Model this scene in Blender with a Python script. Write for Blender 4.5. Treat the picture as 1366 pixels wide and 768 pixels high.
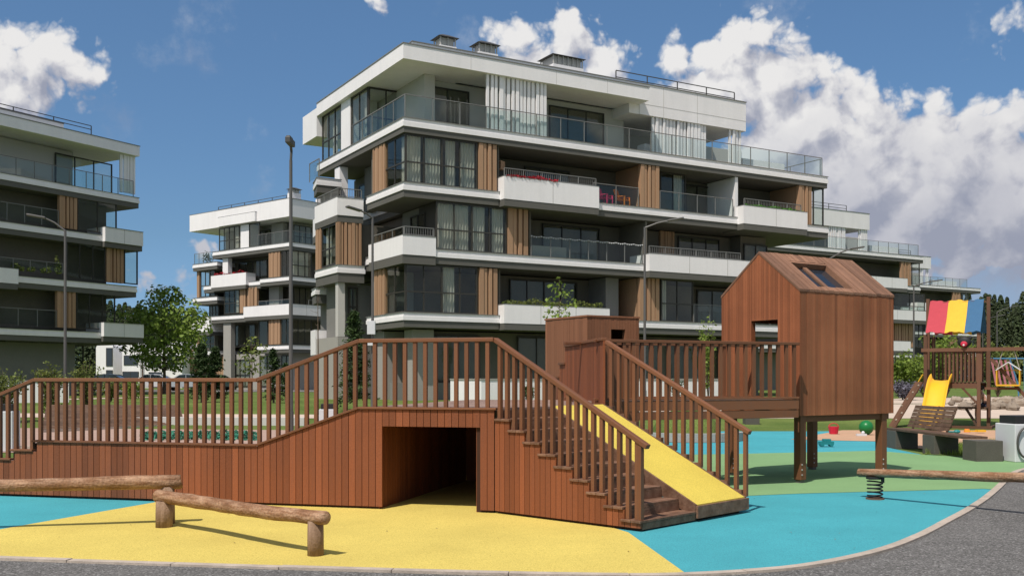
import bpy, bmesh, math, random
from mathutils import Vector, Matrix
random.seed(7)
R = math.radians
S = bpy.context.scene
COL = S.collection
for o in list(bpy.data.objects):
    bpy.data.objects.remove(o)

# ------------------------------------------------------------------ camera
HC, FP, CX, HY = 1.65, 1348.0, 683.0, 505.0     # eye height, focal length and horizon in photo pixels
cd = bpy.data.cameras.new('camera')
cam = bpy.data.objects.new('camera', cd); COL.objects.link(cam)
cam.location = (0, 0, HC); cam.rotation_euler = (R(90), 0, 0)
cd.sensor_width = 36; cd.sensor_fit = 'HORIZONTAL'
cd.lens = 36 * FP / 1366
cd.shift_y = (HY - 384) / 1366
cd.clip_start = 0.1; cd.clip_end = 6000
S.camera = cam

# ------------------------------------------------------------------ render settings, sun
S.render.engine = 'CYCLES'
S.cycles.use_denoising = True
S.cycles.max_bounces = 7; S.cycles.transparent_max_bounces = 14
S.cycles.caustics_reflective = False; S.cycles.caustics_refractive = False
S.view_settings.view_transform = 'Standard'
S.view_settings.look = 'None'
S.view_settings.gamma = 1
S.view_settings.use_curve_mapping = False
S.view_settings.exposure = 0.27
SUN_EL, SUN_AZ = 59.0, 211.0          # azimuth clockwise from +Y: behind the camera and to its left
sd = bpy.data.lights.new('sun', 'SUN'); sd.energy = 3.9; sd.angle = R(0.53); sd.color = (1.0, 0.925, 0.85)
sun = bpy.data.objects.new('sun', sd); COL.objects.link(sun)
to_sun = Vector((math.sin(R(SUN_AZ)) * math.cos(R(SUN_EL)), math.cos(R(SUN_AZ)) * math.cos(R(SUN_EL)), math.sin(R(SUN_EL))))
sun.rotation_euler = to_sun.to_track_quat('Z', 'Y').to_euler()
sun.location = to_sun * 200

# ------------------------------------------------------------------ sky with cumulus, all by direction
W = bpy.data.worlds.new('World'); S.world = W; W.use_nodes = True
def build_world():
    nt = W.node_tree; N = nt.nodes; L = nt.links
    N.clear()
    # cloud field as a group: direction (azimuth, elevation) in, field out
    def azel(px, py):
        k = (px - CX) / FP; az = math.atan(k)
        return az, math.atan((HY - py) / FP * math.cos(az))
    blobs = [  # px, py, radius
        (0,75,48),(48,85,46),(88,88,44),(112,96,28),(10,130,50),(40,150,40),(-40,100,60),
        (682,55,36),(700,95,50),(752,52,46),(800,84,46),(832,110,30),(760,110,50),(690,40,22),
        (985,60,46),(1028,42,34),(950,72,40),(908,85,36),(975,120,66),(1042,110,58),(1105,120,46),(1148,140,44),(930,130,55),
        (1060,190,85),(1165,185,62),(1245,165,42),(1285,160,34),(1235,200,58),(1340,185,48),(1390,165,45),
        (1250,250,100),(1140,250,95),(1345,270,100),(1190,330,80),(1080,290,80),(1290,330,60),
        (1340,352,26),(1366,30,24),(1350,55,14),(500,0,24),(265,334,20),(245,386,20),(190,378,14),(1410,230,80)]
    g = bpy.data.node_groups.new('cloud_field', 'ShaderNodeTree')
    g.interface.new_socket('Vector', in_out='INPUT', socket_type='NodeSocketVector')
    g.interface.new_socket('Field', in_out='OUTPUT', socket_type='NodeSocketFloat')
    gn, gl = g.nodes, g.links
    gi = gn.new('NodeGroupInput'); go = gn.new('NodeGroupOutput')
    def noise(vec, scale, det, rough):
        n = gn.new('ShaderNodeTexNoise'); n.noise_dimensions = '2D'; n.inputs['Scale'].default_value = scale
        n.inputs['Detail'].default_value = det; n.inputs['Roughness'].default_value = rough
        gl.new(vec, n.inputs['Vector']); return n
    def vm(op, a, b):
        n = gn.new('ShaderNodeVectorMath'); n.operation = op
        for i, x in enumerate((a, b)):
            if isinstance(x, (tuple, list)): n.inputs[i].default_value = x
            elif x is not None: gl.new(x, n.inputs[i])
        return n
    def fm(op, *a):
        n = gn.new('ShaderNodeMath'); n.operation = op
        for i, x in enumerate(a):
            if isinstance(x, (int, float)): n.inputs[i].default_value = x
            else: gl.new(x, n.inputs[i])
        return n.outputs[0]
    v = gi.outputs[0]
    n1 = noise(v, 15, 4, 0.55)
    w = vm('SUBTRACT', n1.outputs['Color'], (0.5, 0.5, 0.5))
    w2 = vm('MULTIPLY', w.outputs[0], (0.030, 0.026, 0.0))
    q = vm('ADD', v, w2.outputs[0]).outputs[0]
    acc = None
    for px, py, r in blobs:
        az, el = azel(px, py)
        d = vm('DISTANCE', q, (az, el, 0)).outputs['Value']
        f = fm('MULTIPLY_ADD', d, -1.0, r / FP)      # >0 inside
        acc = f if acc is None else fm('SMOOTH_MAX', acc, f, 0.008)
    vo = gn.new('ShaderNodeTexVoronoi'); vo.voronoi_dimensions = '2D'; vo.feature = 'F1'; vo.inputs['Scale'].default_value = 34
    vo.inputs['Detail'].default_value = 3.5; vo.inputs['Roughness'].default_value = 0.5
    gl.new(q, vo.inputs['Vector'])
    puff = fm('MULTIPLY_ADD', vo.outputs['Distance'], -0.026, 0.0125)
    n2 = noise(v, 95, 6, 0.62)
    fine = fm('MULTIPLY_ADD', n2.outputs['Fac'], 0.008, -0.004)
    out = fm('ADD', fm('ADD', acc, puff), fine)
    gl.new(out, go.inputs[0])
    # main tree
    def node(t, **k):
        n = N.new(t)
        for a, b in k.items(): setattr(n, a, b)
        return n
    def math_(op, *a):
        n = node('ShaderNodeMath', operation=op)
        for i, x in enumerate(a):
            if isinstance(x, (int, float)): n.inputs[i].default_value = x
            else: L.new(x, n.inputs[i])
        return n.outputs[0]
    def smooth(x, a, b):
        n = node('ShaderNodeMapRange', interpolation_type='SMOOTHSTEP')
        L.new(x, n.inputs[0]); n.inputs[1].default_value = a; n.inputs[2].default_value = b
        return n.outputs[0]
    tc = node('ShaderNodeTexCoord'); sp = node('ShaderNodeSeparateXYZ'); L.new(tc.outputs['Generated'], sp.inputs[0])
    az = math_('ARCTAN2', sp.outputs[0], sp.outputs[1]); el = math_('ARCSINE', sp.outputs[2])
    cb = node('ShaderNodeCombineXYZ'); L.new(az, cb.inputs[0]); L.new(el, cb.inputs[1])
    off = node('ShaderNodeVectorMath', operation='ADD'); L.new(cb.outputs[0], off.inputs[0]); off.inputs[1].default_value = (-0.010, 0.020, 0)
    g1 = node('ShaderNodeGroup', node_tree=g); L.new(cb.outputs[0], g1.inputs[0])
    g2 = node('ShaderNodeGroup', node_tree=g); L.new(off.outputs[0], g2.inputs[0])
    field = g1.outputs[0]
    dens = math_('MULTIPLY', smooth(field, -0.007, 0.0085), smooth(el, 0.0, 0.05))
    diff = math_('SUBTRACT', field, g2.outputs[0])
    lit = smooth(diff, -0.028, 0.020)
    low = smooth(el, 0.10, 0.30)                     # the towers' bases are in shade, tops lit
    litm = math_('MULTIPLY_ADD', lit, math_('MULTIPLY_ADD', low, 0.62, 0.42), math_('MULTIPLY_ADD', low, 0.06, -0.06))
    nl = node('ShaderNodeTexNoise', noise_dimensions='2D'); L.new(cb.outputs[0], nl.inputs['Vector']); nl.inputs['Scale'].default_value = 26; nl.inputs['Detail'].default_value = 5
    litm = math_('ADD', litm, math_('MULTIPLY_ADD', nl.outputs['Fac'], 0.5, -0.22))
    cr = node('ShaderNodeValToRGB'); L.new(litm, cr.inputs[0])
    e = cr.color_ramp.elements
    e[0].position = 0.0; e[0].color = (0.265, 0.285, 0.36, 1)
    e[1].position = 1.0; e[1].color = (0.68, 0.672, 0.668, 1)
    m = cr.color_ramp.elements.new(0.5); m.color = (0.45, 0.455, 0.50, 1)
    # thin veil low on the right and small wisps
    vn = node('ShaderNodeTexNoise', noise_dimensions='2D'); L.new(cb.outputs[0], vn.inputs['Vector']); vn.inputs['Scale'].default_value = 9; vn.inputs['Detail'].default_value = 6; vn.inputs['Roughness'].default_value = 0.6
    veil = math_('MULTIPLY', smooth(az, 0.20, 0.36), smooth(el, 0.22, 0.12))
    veil = math_('MULTIPLY', veil, smooth(el, -0.02, 0.03))
    veil = math_('MULTIPLY', veil, math_('MULTIPLY_ADD', smooth(vn.outputs['Fac'], 0.35, 0.7), 0.45, 0.5))
    wisp = math_('MULTIPLY', smooth(vn.outputs['Fac'], 0.58, 0.80), 0.28)
    # unseen broken cloud added beside and behind the viewer, white fill for shaded facades
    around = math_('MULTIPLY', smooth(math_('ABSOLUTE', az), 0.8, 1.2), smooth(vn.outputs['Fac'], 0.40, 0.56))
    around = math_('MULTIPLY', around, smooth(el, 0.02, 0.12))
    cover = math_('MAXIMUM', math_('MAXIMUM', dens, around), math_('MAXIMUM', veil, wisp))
    sky = node('ShaderNodeTexSky', sky_type='NISHITA'); sky.sun_disc = False
    sky.sun_elevation = R(SUN_EL); sky.sun_rotation = R(SUN_AZ)
    sky.air_density = 1.0; sky.dust_density = 0.6; sky.ozone_density = 1.5
    hs = node('ShaderNodeHueSaturation'); hs.inputs['Saturation'].default_value = 0.92
    L.new(sky.outputs[0], hs.inputs['Color'])
    tr = node('ShaderNodeValToRGB'); te = math_('MULTIPLY', el, 2.6); L.new(te, tr.inputs[0])
    t = tr.color_ramp.elements
    t[0].position = 0.0; t[0].color = (0.42, 0.62, 1.05, 1)
    t[1].position = 0.98; t[1].color = (0.53, 0.74, 0.90, 1)
    k = tr.color_ramp.elements.new(0.35); k.color = (0.43, 0.60, 0.77, 1)
    tm = node('ShaderNodeMix', data_type='RGBA', blend_type='MULTIPLY'); tm.inputs[0].default_value = 1.0
    L.new(hs.outputs[0], tm.inputs[6]); L.new(tr.outputs[0], tm.inputs[7])
    hs = tm
    bg1 = node('ShaderNodeBackground'); L.new(hs.outputs[2], bg1.inputs[0]); bg1.inputs[1].default_value = 0.098
    bg2 = node('ShaderNodeBackground'); L.new(cr.outputs[0], bg2.inputs[0]); bg2.inputs[1].default_value = 1.0
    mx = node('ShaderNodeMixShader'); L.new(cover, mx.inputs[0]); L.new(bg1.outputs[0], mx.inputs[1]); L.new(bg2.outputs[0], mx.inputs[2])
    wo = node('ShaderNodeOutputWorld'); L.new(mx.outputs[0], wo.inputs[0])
build_world()
W.cycles.sampling_method = 'MANUAL'; W.cycles.sample_map_resolution = 512

# ------------------------------------------------------------------ photo pixel -> place
def at(px, py, Y): return Vector(((px - CX) / FP * Y, Y, HC + (HY - py) / FP * Y))
def G(px, py, z=0.0):
    Y = FP * (HC - z) / (py - HY)
    return Vector(((px - CX) / FP * Y, Y, z))
def sstep(t): t = max(0, min(1, t)); return t * t * (3 - 2 * t)
def tz(x, y): return 0.55 * sstep((y - 31) / 14.0)     # the ground rises half a metre towards the houses

# ------------------------------------------------------------------ materials
MATS = {}
def mat(name, base, rough=0.6, var=0.12, island=0.0, scale=(6, 6, 6), fine=0.0, fscale=180, bump=0.0, bscale=40, spec=0.3,
        metal=0.0, speck=None, detail=5, col2=None, transl=0.0, stain=0.0, stain_scale=0.7):
    if name in MATS: return MATS[name]
    m = bpy.data.materials.new(name); m.use_nodes = True
    nt = m.node_tree; N, L = nt.nodes, nt.links
    b = N['Principled BSDF']
    b.inputs['Roughness'].default_value = rough; b.inputs['Metallic'].default_value = metal
    b.inputs['Specular IOR Level'].default_value = spec
    tc = N.new('ShaderNodeTexCoord'); mp = N.new('ShaderNodeMapping'); mp.inputs['Scale'].default_value = scale
    L.new(tc.outputs['Object'], mp.inputs[0])
    n = N.new('ShaderNodeTexNoise'); n.inputs['Scale'].default_value = 1; n.inputs['Detail'].default_value = detail; n.inputs['Roughness'].default_value = 0.65
    L.new(mp.outputs[0], n.inputs['Vector'])
    def mth(op, a, bb, c=None):
        x = N.new('ShaderNodeMath'); x.operation = op
        for i, q in enumerate((a, bb, c)):
            if q is None: continue
            if isinstance(q, (int, float)): x.inputs[i].default_value = q
            else: L.new(q, x.inputs[i])
        return x.outputs[0]
    val = mth('MULTIPLY_ADD', n.outputs['Fac'], 2 * var * 1.6, 1 - var * 1.6)
    if island:
        ge = N.new('ShaderNodeNewGeometry')
        # remix: the raw island number repeats over copies, so add the object's own number
        oi = N.new('ShaderNodeObjectInfo')
        rr = mth('FRACT', mth('ADD', ge.outputs['Random Per Island'], oi.outputs['Random']), 0)
        val = mth('MULTIPLY', val, mth('MULTIPLY_ADD', rr, 2 * island, 1 - island))
    if fine:
        f = N.new('ShaderNodeTexNoise'); f.inputs['Scale'].default_value = fscale; f.inputs['Detail'].default_value = 2
        L.new(tc.outputs['Object'], f.inputs['Vector'])
        val = mth('MULTIPLY', val, mth('MULTIPLY_ADD', f.outputs['Fac'], 2 * fine * 1.6, 1 - fine * 1.6))
    if stain:
        s = N.new('ShaderNodeTexNoise'); s.inputs['Scale'].default_value = stain_scale; s.inputs['Detail'].default_value = 6; s.inputs['Roughness'].default_value = 0.6
        L.new(tc.outputs['Object'], s.inputs['Vector'])
        val = mth('MULTIPLY', val, mth('MULTIPLY_ADD', s.outputs['Fac'], 2 * stain * 1.6, 1 - stain * 1.6))
    mixc = N.new('ShaderNodeMix'); mixc.data_type = 'RGBA'
    mixc.inputs[6].default_value = (*base, 1); mixc.inputs[7].default_value = (*(col2 or base), 1)
    r2 = N.new('ShaderNodeMapRange'); L.new(n.outputs['Fac'], r2.inputs[0]); r2.inputs[1].default_value = 0.38; r2.inputs[2].default_value = 0.64
    L.new(r2.outputs[0], mixc.inputs[0])
    vs = N.new('ShaderNodeVectorMath'); vs.operation = 'SCALE'
    L.new(mixc.outputs[2], vs.inputs[0]); L.new(val, vs.inputs['Scale'])
    col = vs.outputs[0]
    if speck:
        vo = N.new('ShaderNodeTexVoronoi'); vo.inputs['Scale'].default_value = speck[0]
        L.new(tc.outputs['Object'], vo.inputs['Vector'])
        sx = N.new('ShaderNodeSeparateColor'); L.new(vo.outputs['Color'], sx.inputs[0])
        mr = N.new('ShaderNodeMapRange'); L.new(sx.outputs[0], mr.inputs[0]); mr.inputs[1].default_value = speck[1]; mr.inputs[2].default_value = 1.0
        m2 = N.new('ShaderNodeMix'); m2.data_type = 'RGBA'; L.new(mr.outputs[0], m2.inputs[0]); L.new(col, m2.inputs[6]); m2.inputs[7].default_value = (*speck[2], 1)
        col = m2.outputs[2]
    L.new(col, b.inputs['Base Color'])
    if bump:
        bn = N.new('ShaderNodeTexNoise'); bn.inputs['Scale'].default_value = bscale; bn.inputs['Detail'].default_value = 4
        L.new(tc.outputs['Object'], bn.inputs['Vector'])
        bu = N.new('ShaderNodeBump'); bu.inputs['Strength'].default_value = bump; bu.inputs['Distance'].default_value = 0.02
        L.new(bn.outputs['Fac'], bu.inputs['Height']); L.new(bu.outputs[0], b.inputs['Normal'])
    if transl:
        tr = N.new('ShaderNodeBsdfTranslucent'); L.new(col, tr.inputs[0])
        ms = N.new('ShaderNodeMixShader'); ms.inputs[0].default_value = transl
        L.new(b.outputs[0], ms.inputs[1]); L.new(tr.outputs[0], ms.inputs[2])
        L.new(ms.outputs[0], N['Material Output'].inputs[0])
    MATS[name] = m
    return m
def glass(name, tint, trans, refl=0.05, rough=0.02):
    if name in MATS: return MATS[name]
    m = bpy.data.materials.new(name); m.use_nodes = True
    nt = m.node_tree; N, L = nt.nodes, nt.links; N.remove(N['Principled BSDF'])
    gl = N.new('ShaderNodeBsdfGlossy'); gl.inputs['Roughness'].default_value = rough; gl.inputs['Color'].default_value = (0.70, 0.67, 0.60, 1)
    t = N.new('ShaderNodeBsdfTransparent'); t.inputs[0].default_value = (*[c * trans for c in tint], 1)
    lw = N.new('ShaderNodeLayerWeight'); lw.inputs[0].default_value = 0.5
    pw = N.new('ShaderNodeMath'); pw.operation = 'POWER'; L.new(lw.outputs['Facing'], pw.inputs[0]); pw.inputs[1].default_value = 3.5
    fr = N.new('ShaderNodeMath'); fr.operation = 'MULTIPLY_ADD'; L.new(pw.outputs[0], fr.inputs[0]); fr.inputs[1].default_value = 0.5; fr.inputs[2].default_value = refl
    mx = N.new('ShaderNodeMixShader'); L.new(fr.outputs[0], mx.inputs[0]); L.new(t.outputs[0], mx.inputs[1]); L.new(gl.outputs[0], mx.inputs[2])
    L.new(mx.outputs[0], N['Material Output'].inputs[0])
    MATS[name] = m; return m

M_WALLBOARD = mat('stained boards', (0.245, 0.076, 0.029), 0.62, var=0.2, island=0.22, scale=(28, 28, 1.6), fine=0.24, fscale=110, col2=(0.190, 0.063, 0.028), bump=0.25, bscale=60, stain=0.10)
M_TIMBER = mat('stained rail timber', (0.195, 0.077, 0.033), 0.6, var=0.22, island=0.16, scale=(26, 26, 3), fine=0.10, col2=(0.150, 0.065, 0.032), bump=0.2, bscale=70, spec=0.35)
M_TREAD = mat('weathered step boards', (0.150, 0.074, 0.042), 0.75, var=0.25, island=0.18, scale=(9, 9, 9), fine=0.18, col2=(0.195, 0.110, 0.070), bump=0.3, stain=0.25, stain_scale=4)
M_DECKING = mat('weathered decking', (0.24, 0.16, 0.125), 0.75, var=0.2, island=0.16, scale=(8, 8, 8), fine=0.15, col2=(0.29, 0.20, 0.165), bump=0.2)
M_HOUSE = mat('house cladding boards', (0.300, 0.098, 0.039), 0.68, var=0.26, island=0.18, scale=(34, 34, 1.1), fine=0.26, fscale=110, col2=(0.235, 0.082, 0.035), bump=0.3, bscale=50, stain=0.22, stain_scale=1.4)
M_HOUSE2 = mat('weathered house boards', (0.335, 0.115, 0.049), 0.7, var=0.28, island=0.24, scale=(34, 34, 0.9), fine=0.22, fscale=150, col2=(0.255, 0.102, 0.046), bump=0.3, bscale=50, stain=0.32, stain_scale=1.2)
M_HROOF = mat('weathered roof boards', (0.270, 0.142, 0.086), 0.75, var=0.34, island=0.28, scale=(14, 14, 6), fine=0.18, col2=(0.180, 0.096, 0.060), bump=0.3, stain=0.22, stain_scale=2)
M_HUT = mat('hut cladding boards', (0.265, 0.112, 0.056), 0.7, var=0.2, island=0.12, scale=(34, 34, 1.1), fine=0.18, col2=(0.205, 0.090, 0.047), bump=0.25, stain=0.15)
M_YELLOW = mat('yellow rubber', (0.585, 0.465, 0.118), 0.9, var=0.06, scale=(1.2, 1.2, 1.2), fine=0.30, fscale=85, bump=0.35, bscale=260, spec=0.15, stain=0.12, stain_scale=0.8, speck=(95, 0.86, (0.42, 0.32, 0.07)))
M_YRAMP = mat('yellow ramp rubber', (0.60, 0.47, 0.088), 0.9, var=0.05, scale=(1.2, 1.2, 1.2), fine=0.26, fscale=85, bump=0.3, bscale=260, spec=0.15, stain=0.08, stain_scale=1.8)
M_BLUE = mat('blue rubber', (0.062, 0.325, 0.375), 0.9, var=0.06, scale=(0.9, 0.9, 0.9), fine=0.30, fscale=85, bump=0.35, bscale=260, spec=0.15, stain=0.12, stain_scale=0.8, speck=(95, 0.86, (0.05, 0.23, 0.28)))
M_GREEN = mat('green rubber', (0.190, 0.325, 0.150), 0.9, var=0.07, scale=(0.9, 0.9, 0.9), fine=0.28, fscale=75, bump=0.3, bscale=260, spec=0.15, stain=0.07)
M_ASPHALT = mat('granular asphalt', (0.135, 0.131, 0.124), 0.95, var=0.15, scale=(3, 3, 3), fine=0.9, fscale=70, bump=0.9, bscale=110, spec=0.2, speck=(62, 0.80, (0.34, 0.33, 0.32)), stain=0.2)
M_CURB = mat('concrete kerb', (0.40, 0.34, 0.28), 0.9, var=0.12, fine=0.2, fscale=120, bump=0.3, stain=0.2, stain_scale=3)
M_SAND = mat('play sand', (0.46, 0.285, 0.180), 0.95, var=0.12, scale=(1.5, 1.5, 1.5), fine=0.15, fscale=60, bump=0.5, bscale=14)
M_PATH = mat('light concrete path', (0.50, 0.41, 0.33), 0.9, var=0.10, scale=(0.7, 0.7, 0.7), fine=0.1, fscale=60)
M_PAVER = mat('pinkish paving', (0.36, 0.25, 0.20), 0.9, var=0.12, scale=(1.2, 1.2, 1.2), fine=0.1, fscale=50)
M_GRASS = mat('mown grass', (0.090, 0.138, 0.032), 0.95, var=0.25, scale=(0.35, 0.35, 0.35), fine=0.4, fscale=25, col2=(0.122, 0.158, 0.042), bump=0.8, bscale=30, spec=0.1, stain=0.2, stain_scale=0.15)
M_LOG = mat('peeled log', (0.225, 0.108, 0.050), 0.7, var=0.30, scale=(4, 4, 34), fine=0.35, fscale=45, col2=(0.335, 0.21, 0.13), bump=0.7, bscale=34, stain=0.25, stain_scale=3)
M_LOGDARK = mat('log post', (0.205, 0.125, 0.072), 0.75, var=0.25, scale=(18, 18, 2), fine=0.2, fscale=70, col2=(0.27, 0.18, 0.12), bump=0.4, bscale=40)
M_WHITE = mat('white facade panel', (0.815, 0.795, 0.785), 0.55, var=0.05, scale=(2.5, 2.5, 0.25), fine=0.03, fscale=14, stain=0.05, stain_scale=0.5)
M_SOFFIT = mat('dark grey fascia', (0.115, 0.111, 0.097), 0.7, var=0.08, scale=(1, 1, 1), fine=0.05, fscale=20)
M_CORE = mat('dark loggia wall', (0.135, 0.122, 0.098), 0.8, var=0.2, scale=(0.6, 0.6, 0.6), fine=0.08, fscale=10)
M_PALEWALL = mat('pale render wall', (0.50, 0.485, 0.45), 0.8, var=0.04, scale=(1, 1, 1), fine=0.06, fscale=25)
M_GREYWALL = mat('grey render wall', (0.33, 0.315, 0.285), 0.85, var=0.06, scale=(1, 1, 1), fine=0.12, fscale=25)
M_DGREYWALL = mat('dark grey render wall', (0.20, 0.196, 0.180), 0.85, var=0.06, scale=(1, 1, 1), fine=0.12, fscale=25)
M_FIN = mat('facade timber', (0.410, 0.255, 0.150), 0.65, var=0.14, island=0.10, scale=(7, 7, 0.6), fine=0.08, fscale=30, col2=(0.345, 0.205, 0.120))
M_FRAME = mat('dark window frame', (0.046, 0.043, 0.036), 0.45, var=0.05)
M_METAL = mat('grey galvanised metal', (0.115, 0.110, 0.104), 0.5, var=0.08, metal=0.2, scale=(2, 2, 2))
M_DMETAL = mat('dark painted metal', (0.075, 0.072, 0.066), 0.5, var=0.08, scale=(2, 2, 2))
M_RAILPOST = mat('railing metal', (0.19, 0.19, 0.18), 0.5, var=0.05)
M_CURTAIN = mat('pale curtain', (0.78, 0.74, 0.68), 0.9, var=0.08, scale=(3, 3, 0.4), transl=0.3)
M_GLASS = glass('window glass', (0.93, 0.96, 0.93), 0.95, 0.05)
M_RGLASS = glass('railing glass', (0.93, 0.985, 0.975), 0.965, 0.04)
M_BLACK = mat('black rubber or plastic', (0.022, 0.022, 0.022), 0.6, var=0.05)
M_BARK = mat('tree bark', (0.13, 0.095, 0.068), 0.9, var=0.3, scale=(9, 9, 3), bump=0.4)
M_LEAF = mat('fresh green leaves', (0.255, 0.340, 0.062), 0.55, var=0.15, island=0.45, scale=(1.1, 1.1, 1.1), col2=(0.175, 0.255, 0.046), transl=0.42)
M_LEAFY = mat('yellow green leaves', (0.20, 0.225, 0.055), 0.55, var=0.15, island=0.4, scale=(1.5, 1.5, 1.5), col2=(0.10, 0.145, 0.035), transl=0.35)
M_LEAFD = mat('dark green needles', (0.055, 0.090, 0.030), 0.7, var=0.2, island=0.4, scale=(0.6, 0.6, 0.6), col2=(0.05, 0.085, 0.025), transl=0.2)
M_FOREST = mat('far wood foliage', (0.050, 0.066, 0.026), 0.8, var=0.25, island=0.45, scale=(0.25, 0.25, 0.25), col2=(0.034, 0.052, 0.019), transl=0.2)
M_STONE = mat('pale boulder stone', (0.30, 0.245, 0.19), 0.9, var=0.2, island=0.3, scale=(6, 6, 6), bump=0.5)
M_CONC = mat('dark grey concrete', (0.095, 0.088, 0.074), 0.9, var=0.15, scale=(4, 4, 4), fine=0.25, fscale=60)
M_BINWHITE = mat('white painted steel', (0.60, 0.61, 0.62), 0.5, var=0.04, scale=(2, 2, 2))
M_DARKWOOD = mat('brown weathered slats', (0.105, 0.060, 0.037), 0.75, var=0.22, island=0.2, scale=(6, 6, 6), fine=0.15, col2=(0.135, 0.084, 0.054))
M_TOWERWOOD = mat('tower timber', (0.155, 0.075, 0.042), 0.7, var=0.2, island=0.2, scale=(10, 10, 4), fine=0.1, col2=(0.12, 0.06, 0.036))

# ------------------------------------------------------------------ mesh building
XF = {}                              # world matrix of each root
class MB:
    def __init__(s): s.v, s.f = [], []
    def add(s, vs, fs):
        n = len(s.v); s.v += [tuple(v) for v in vs]; s.f += [tuple(i + n for i in f) for f in fs]; return s
    def box(s, x0, x1, y0, y1, z0, z1):
        x0, x1 = min(x0, x1), max(x0, x1); y0, y1 = min(y0, y1), max(y0, y1)
        return s.add([(x0,y0,z0),(x1,y0,z0),(x1,y1,z0),(x0,y1,z0),(x0,y0,z1),(x1,y0,z1),(x1,y1,z1),(x0,y1,z1)],
                     [(3,2,1,0),(4,5,6,7),(0,1,5,4),(1,2,6,5),(2,3,7,6),(3,0,4,7)])
    def hexa(s, p):                      # 4 bottom corners (ccw) then 4 top corners
        return s.add(p, [(3,2,1,0),(4,5,6,7),(0,1,5,4),(1,2,6,5),(2,3,7,6),(3,0,4,7)])
    def prism(s, poly, z0, z1):
        n = len(poly)
        a = sum(poly[i][0]*poly[(i+1)%n][1]-poly[(i+1)%n][0]*poly[i][1] for i in range(n))
        if a < 0: poly = poly[::-1]
        vs = [(p[0],p[1],z0) for p in poly] + [(p[0],p[1],z1) for p in poly]
        return s.add(vs, [tuple(range(n-1,-1,-1)), tuple(range(n,2*n))] + [(i,(i+1)%n,n+(i+1)%n,n+i) for i in range(n)])
    def extrude(s, poly3, vec):           # planar 3-D polygon pushed along vec
        n = len(poly3); vec = Vector(vec)
        vs = [Vector(p) for p in poly3]; vs += [p + vec for p in vs]
        return s.add(vs, [tuple(range(n-1,-1,-1)), tuple(range(n,2*n))] + [(i,(i+1)%n,n+(i+1)%n,n+i) for i in range(n)])
    def bar(s, a, b, w, h, up=(0,0,1)):   # rectangular section from a to b
        a, b = Vector(a), Vector(b); d = (b-a).normalized(); up = Vector(up)
        if abs(d.dot(up)) > 0.99: up = Vector((0,1,0)) if abs(d.z) > 0.9 else Vector((0,0,1))
        r = d.cross(up).normalized(); u = r.cross(d)
        q = [(-w/2,-h/2),(w/2,-h/2),(w/2,h/2),(-w/2,h/2)]
        vs = [a + r*x + u*y for x, y in q] + [b + r*x + u*y for x, y in q]
        return s.add(vs, [(0,1,2,3),(7,6,5,4),(0,4,5,1),(1,5,6,2),(2,6,7,3),(3,7,4,0)])
    def obar(s, c, z0, z1, w, d, ang=0):   # upright post
        ca, sa = math.cos(ang), math.sin(ang)
        q = [(-w/2,-d/2),(w/2,-d/2),(w/2,d/2),(-w/2,d/2)]
        p = [(c[0]+x*ca-y*sa, c[1]+x*sa+y*ca) for x, y in q]
        return s.hexa([(x,y,z0) for x, y in p] + [(x,y,z1) for x, y in p])
    def tube(s, pts, r, n=8, caps=True, jit=0.0):
        pts = [Vector(p) for p in pts]; m = len(pts)
        rs = r if isinstance(r, (list, tuple)) else [r]*m
        base = len(s.v); ref = None
        for i, p in enumerate(pts):
            d = (pts[min(i+1,m-1)] - pts[max(i-1,0)]).normalized()
            if ref is None: ref = Vector((0,0,1)) if abs(d.z) < 0.9 else Vector((1,0,0))
            u = d.cross(ref).normalized(); w = u.cross(d).normalized()
            ref = w
            for k in range(n):
                t = 2*math.pi*k/n; rr = rs[i]*(1+random.uniform(-jit, jit))
                s.v.append(tuple(p + u*math.cos(t)*rr + w*math.sin(t)*rr))
        for i in range(m-1):
            for k in range(n):
                a = base+i*n+k; b = base+i*n+(k+1)%n
                s.f.append((a, b, b+n, a+n))
        if caps:
            s.f.append(tuple(base+k for k in range(n-1,-1,-1))); s.f.append(tuple(base+(m-1)*n+k for k in range(n)))
        return s
    def ball(s, c, r, nu=10, nv=7, sz=(1,1,1)):
        vs, fs = [], []
        for j in range(nv+1):
            t = math.pi*j/nv
            for i in range(nu):
                p = 2*math.pi*i/nu
                vs.append((c[0]+r*sz[0]*math.sin(t)*math.cos(p), c[1]+r*sz[1]*math.sin(t)*math.sin(p), c[2]+r*sz[2]*math.cos(t)))
        for j in range(nv):
            for i in range(nu):
                fs.append((j*nu+i, (j+1)*nu+i, (j+1)*nu+(i+1)%nu, j*nu+(i+1)%nu))
        return s.add(vs, fs)
    def build(s, name, m, parent=None, local=False, base=None, smooth=False, bevel=0.0):
        me = bpy.data.meshes.new(name)
        vs = s.v
        if parent is not None and not local:
            inv = XF[parent.name].inverted(); vs = [tuple(inv @ Vector(v)) for v in vs]
        elif base is not None:
            b = Vector(base); vs = [tuple(Vector(v) - b) for v in vs]
        me.from_pydata(vs, [], s.f); me.validate(); me.update()
        ml = m if isinstance(m, (list, tuple)) else [m]
        for q in ml: me.materials.append(q)
        if smooth: me.polygons.foreach_set('use_smooth', [True]*len(me.polygons))
        o = bpy.data.objects.new(name, me); COL.objects.link(o)
        if parent is not None:
            o.parent = parent; XF[o.name] = XF[parent.name].copy()
        else:
            o.location = base or (0,0,0); XF[o.name] = Matrix.Translation(Vector(base or (0,0,0)))
        if bevel:
            bv = o.modifiers.new('edge', 'BEVEL'); bv.width = bevel; bv.segments = 2; bv.limit_method = 'ANGLE'
        return o
def tag(o, label=None, cat=None, group=None, kind=None):
    if label: o['label'] = label
    if cat: o['category'] = cat
    if group: o['group'] = group
    if kind: o['kind'] = kind
    return o
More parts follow.
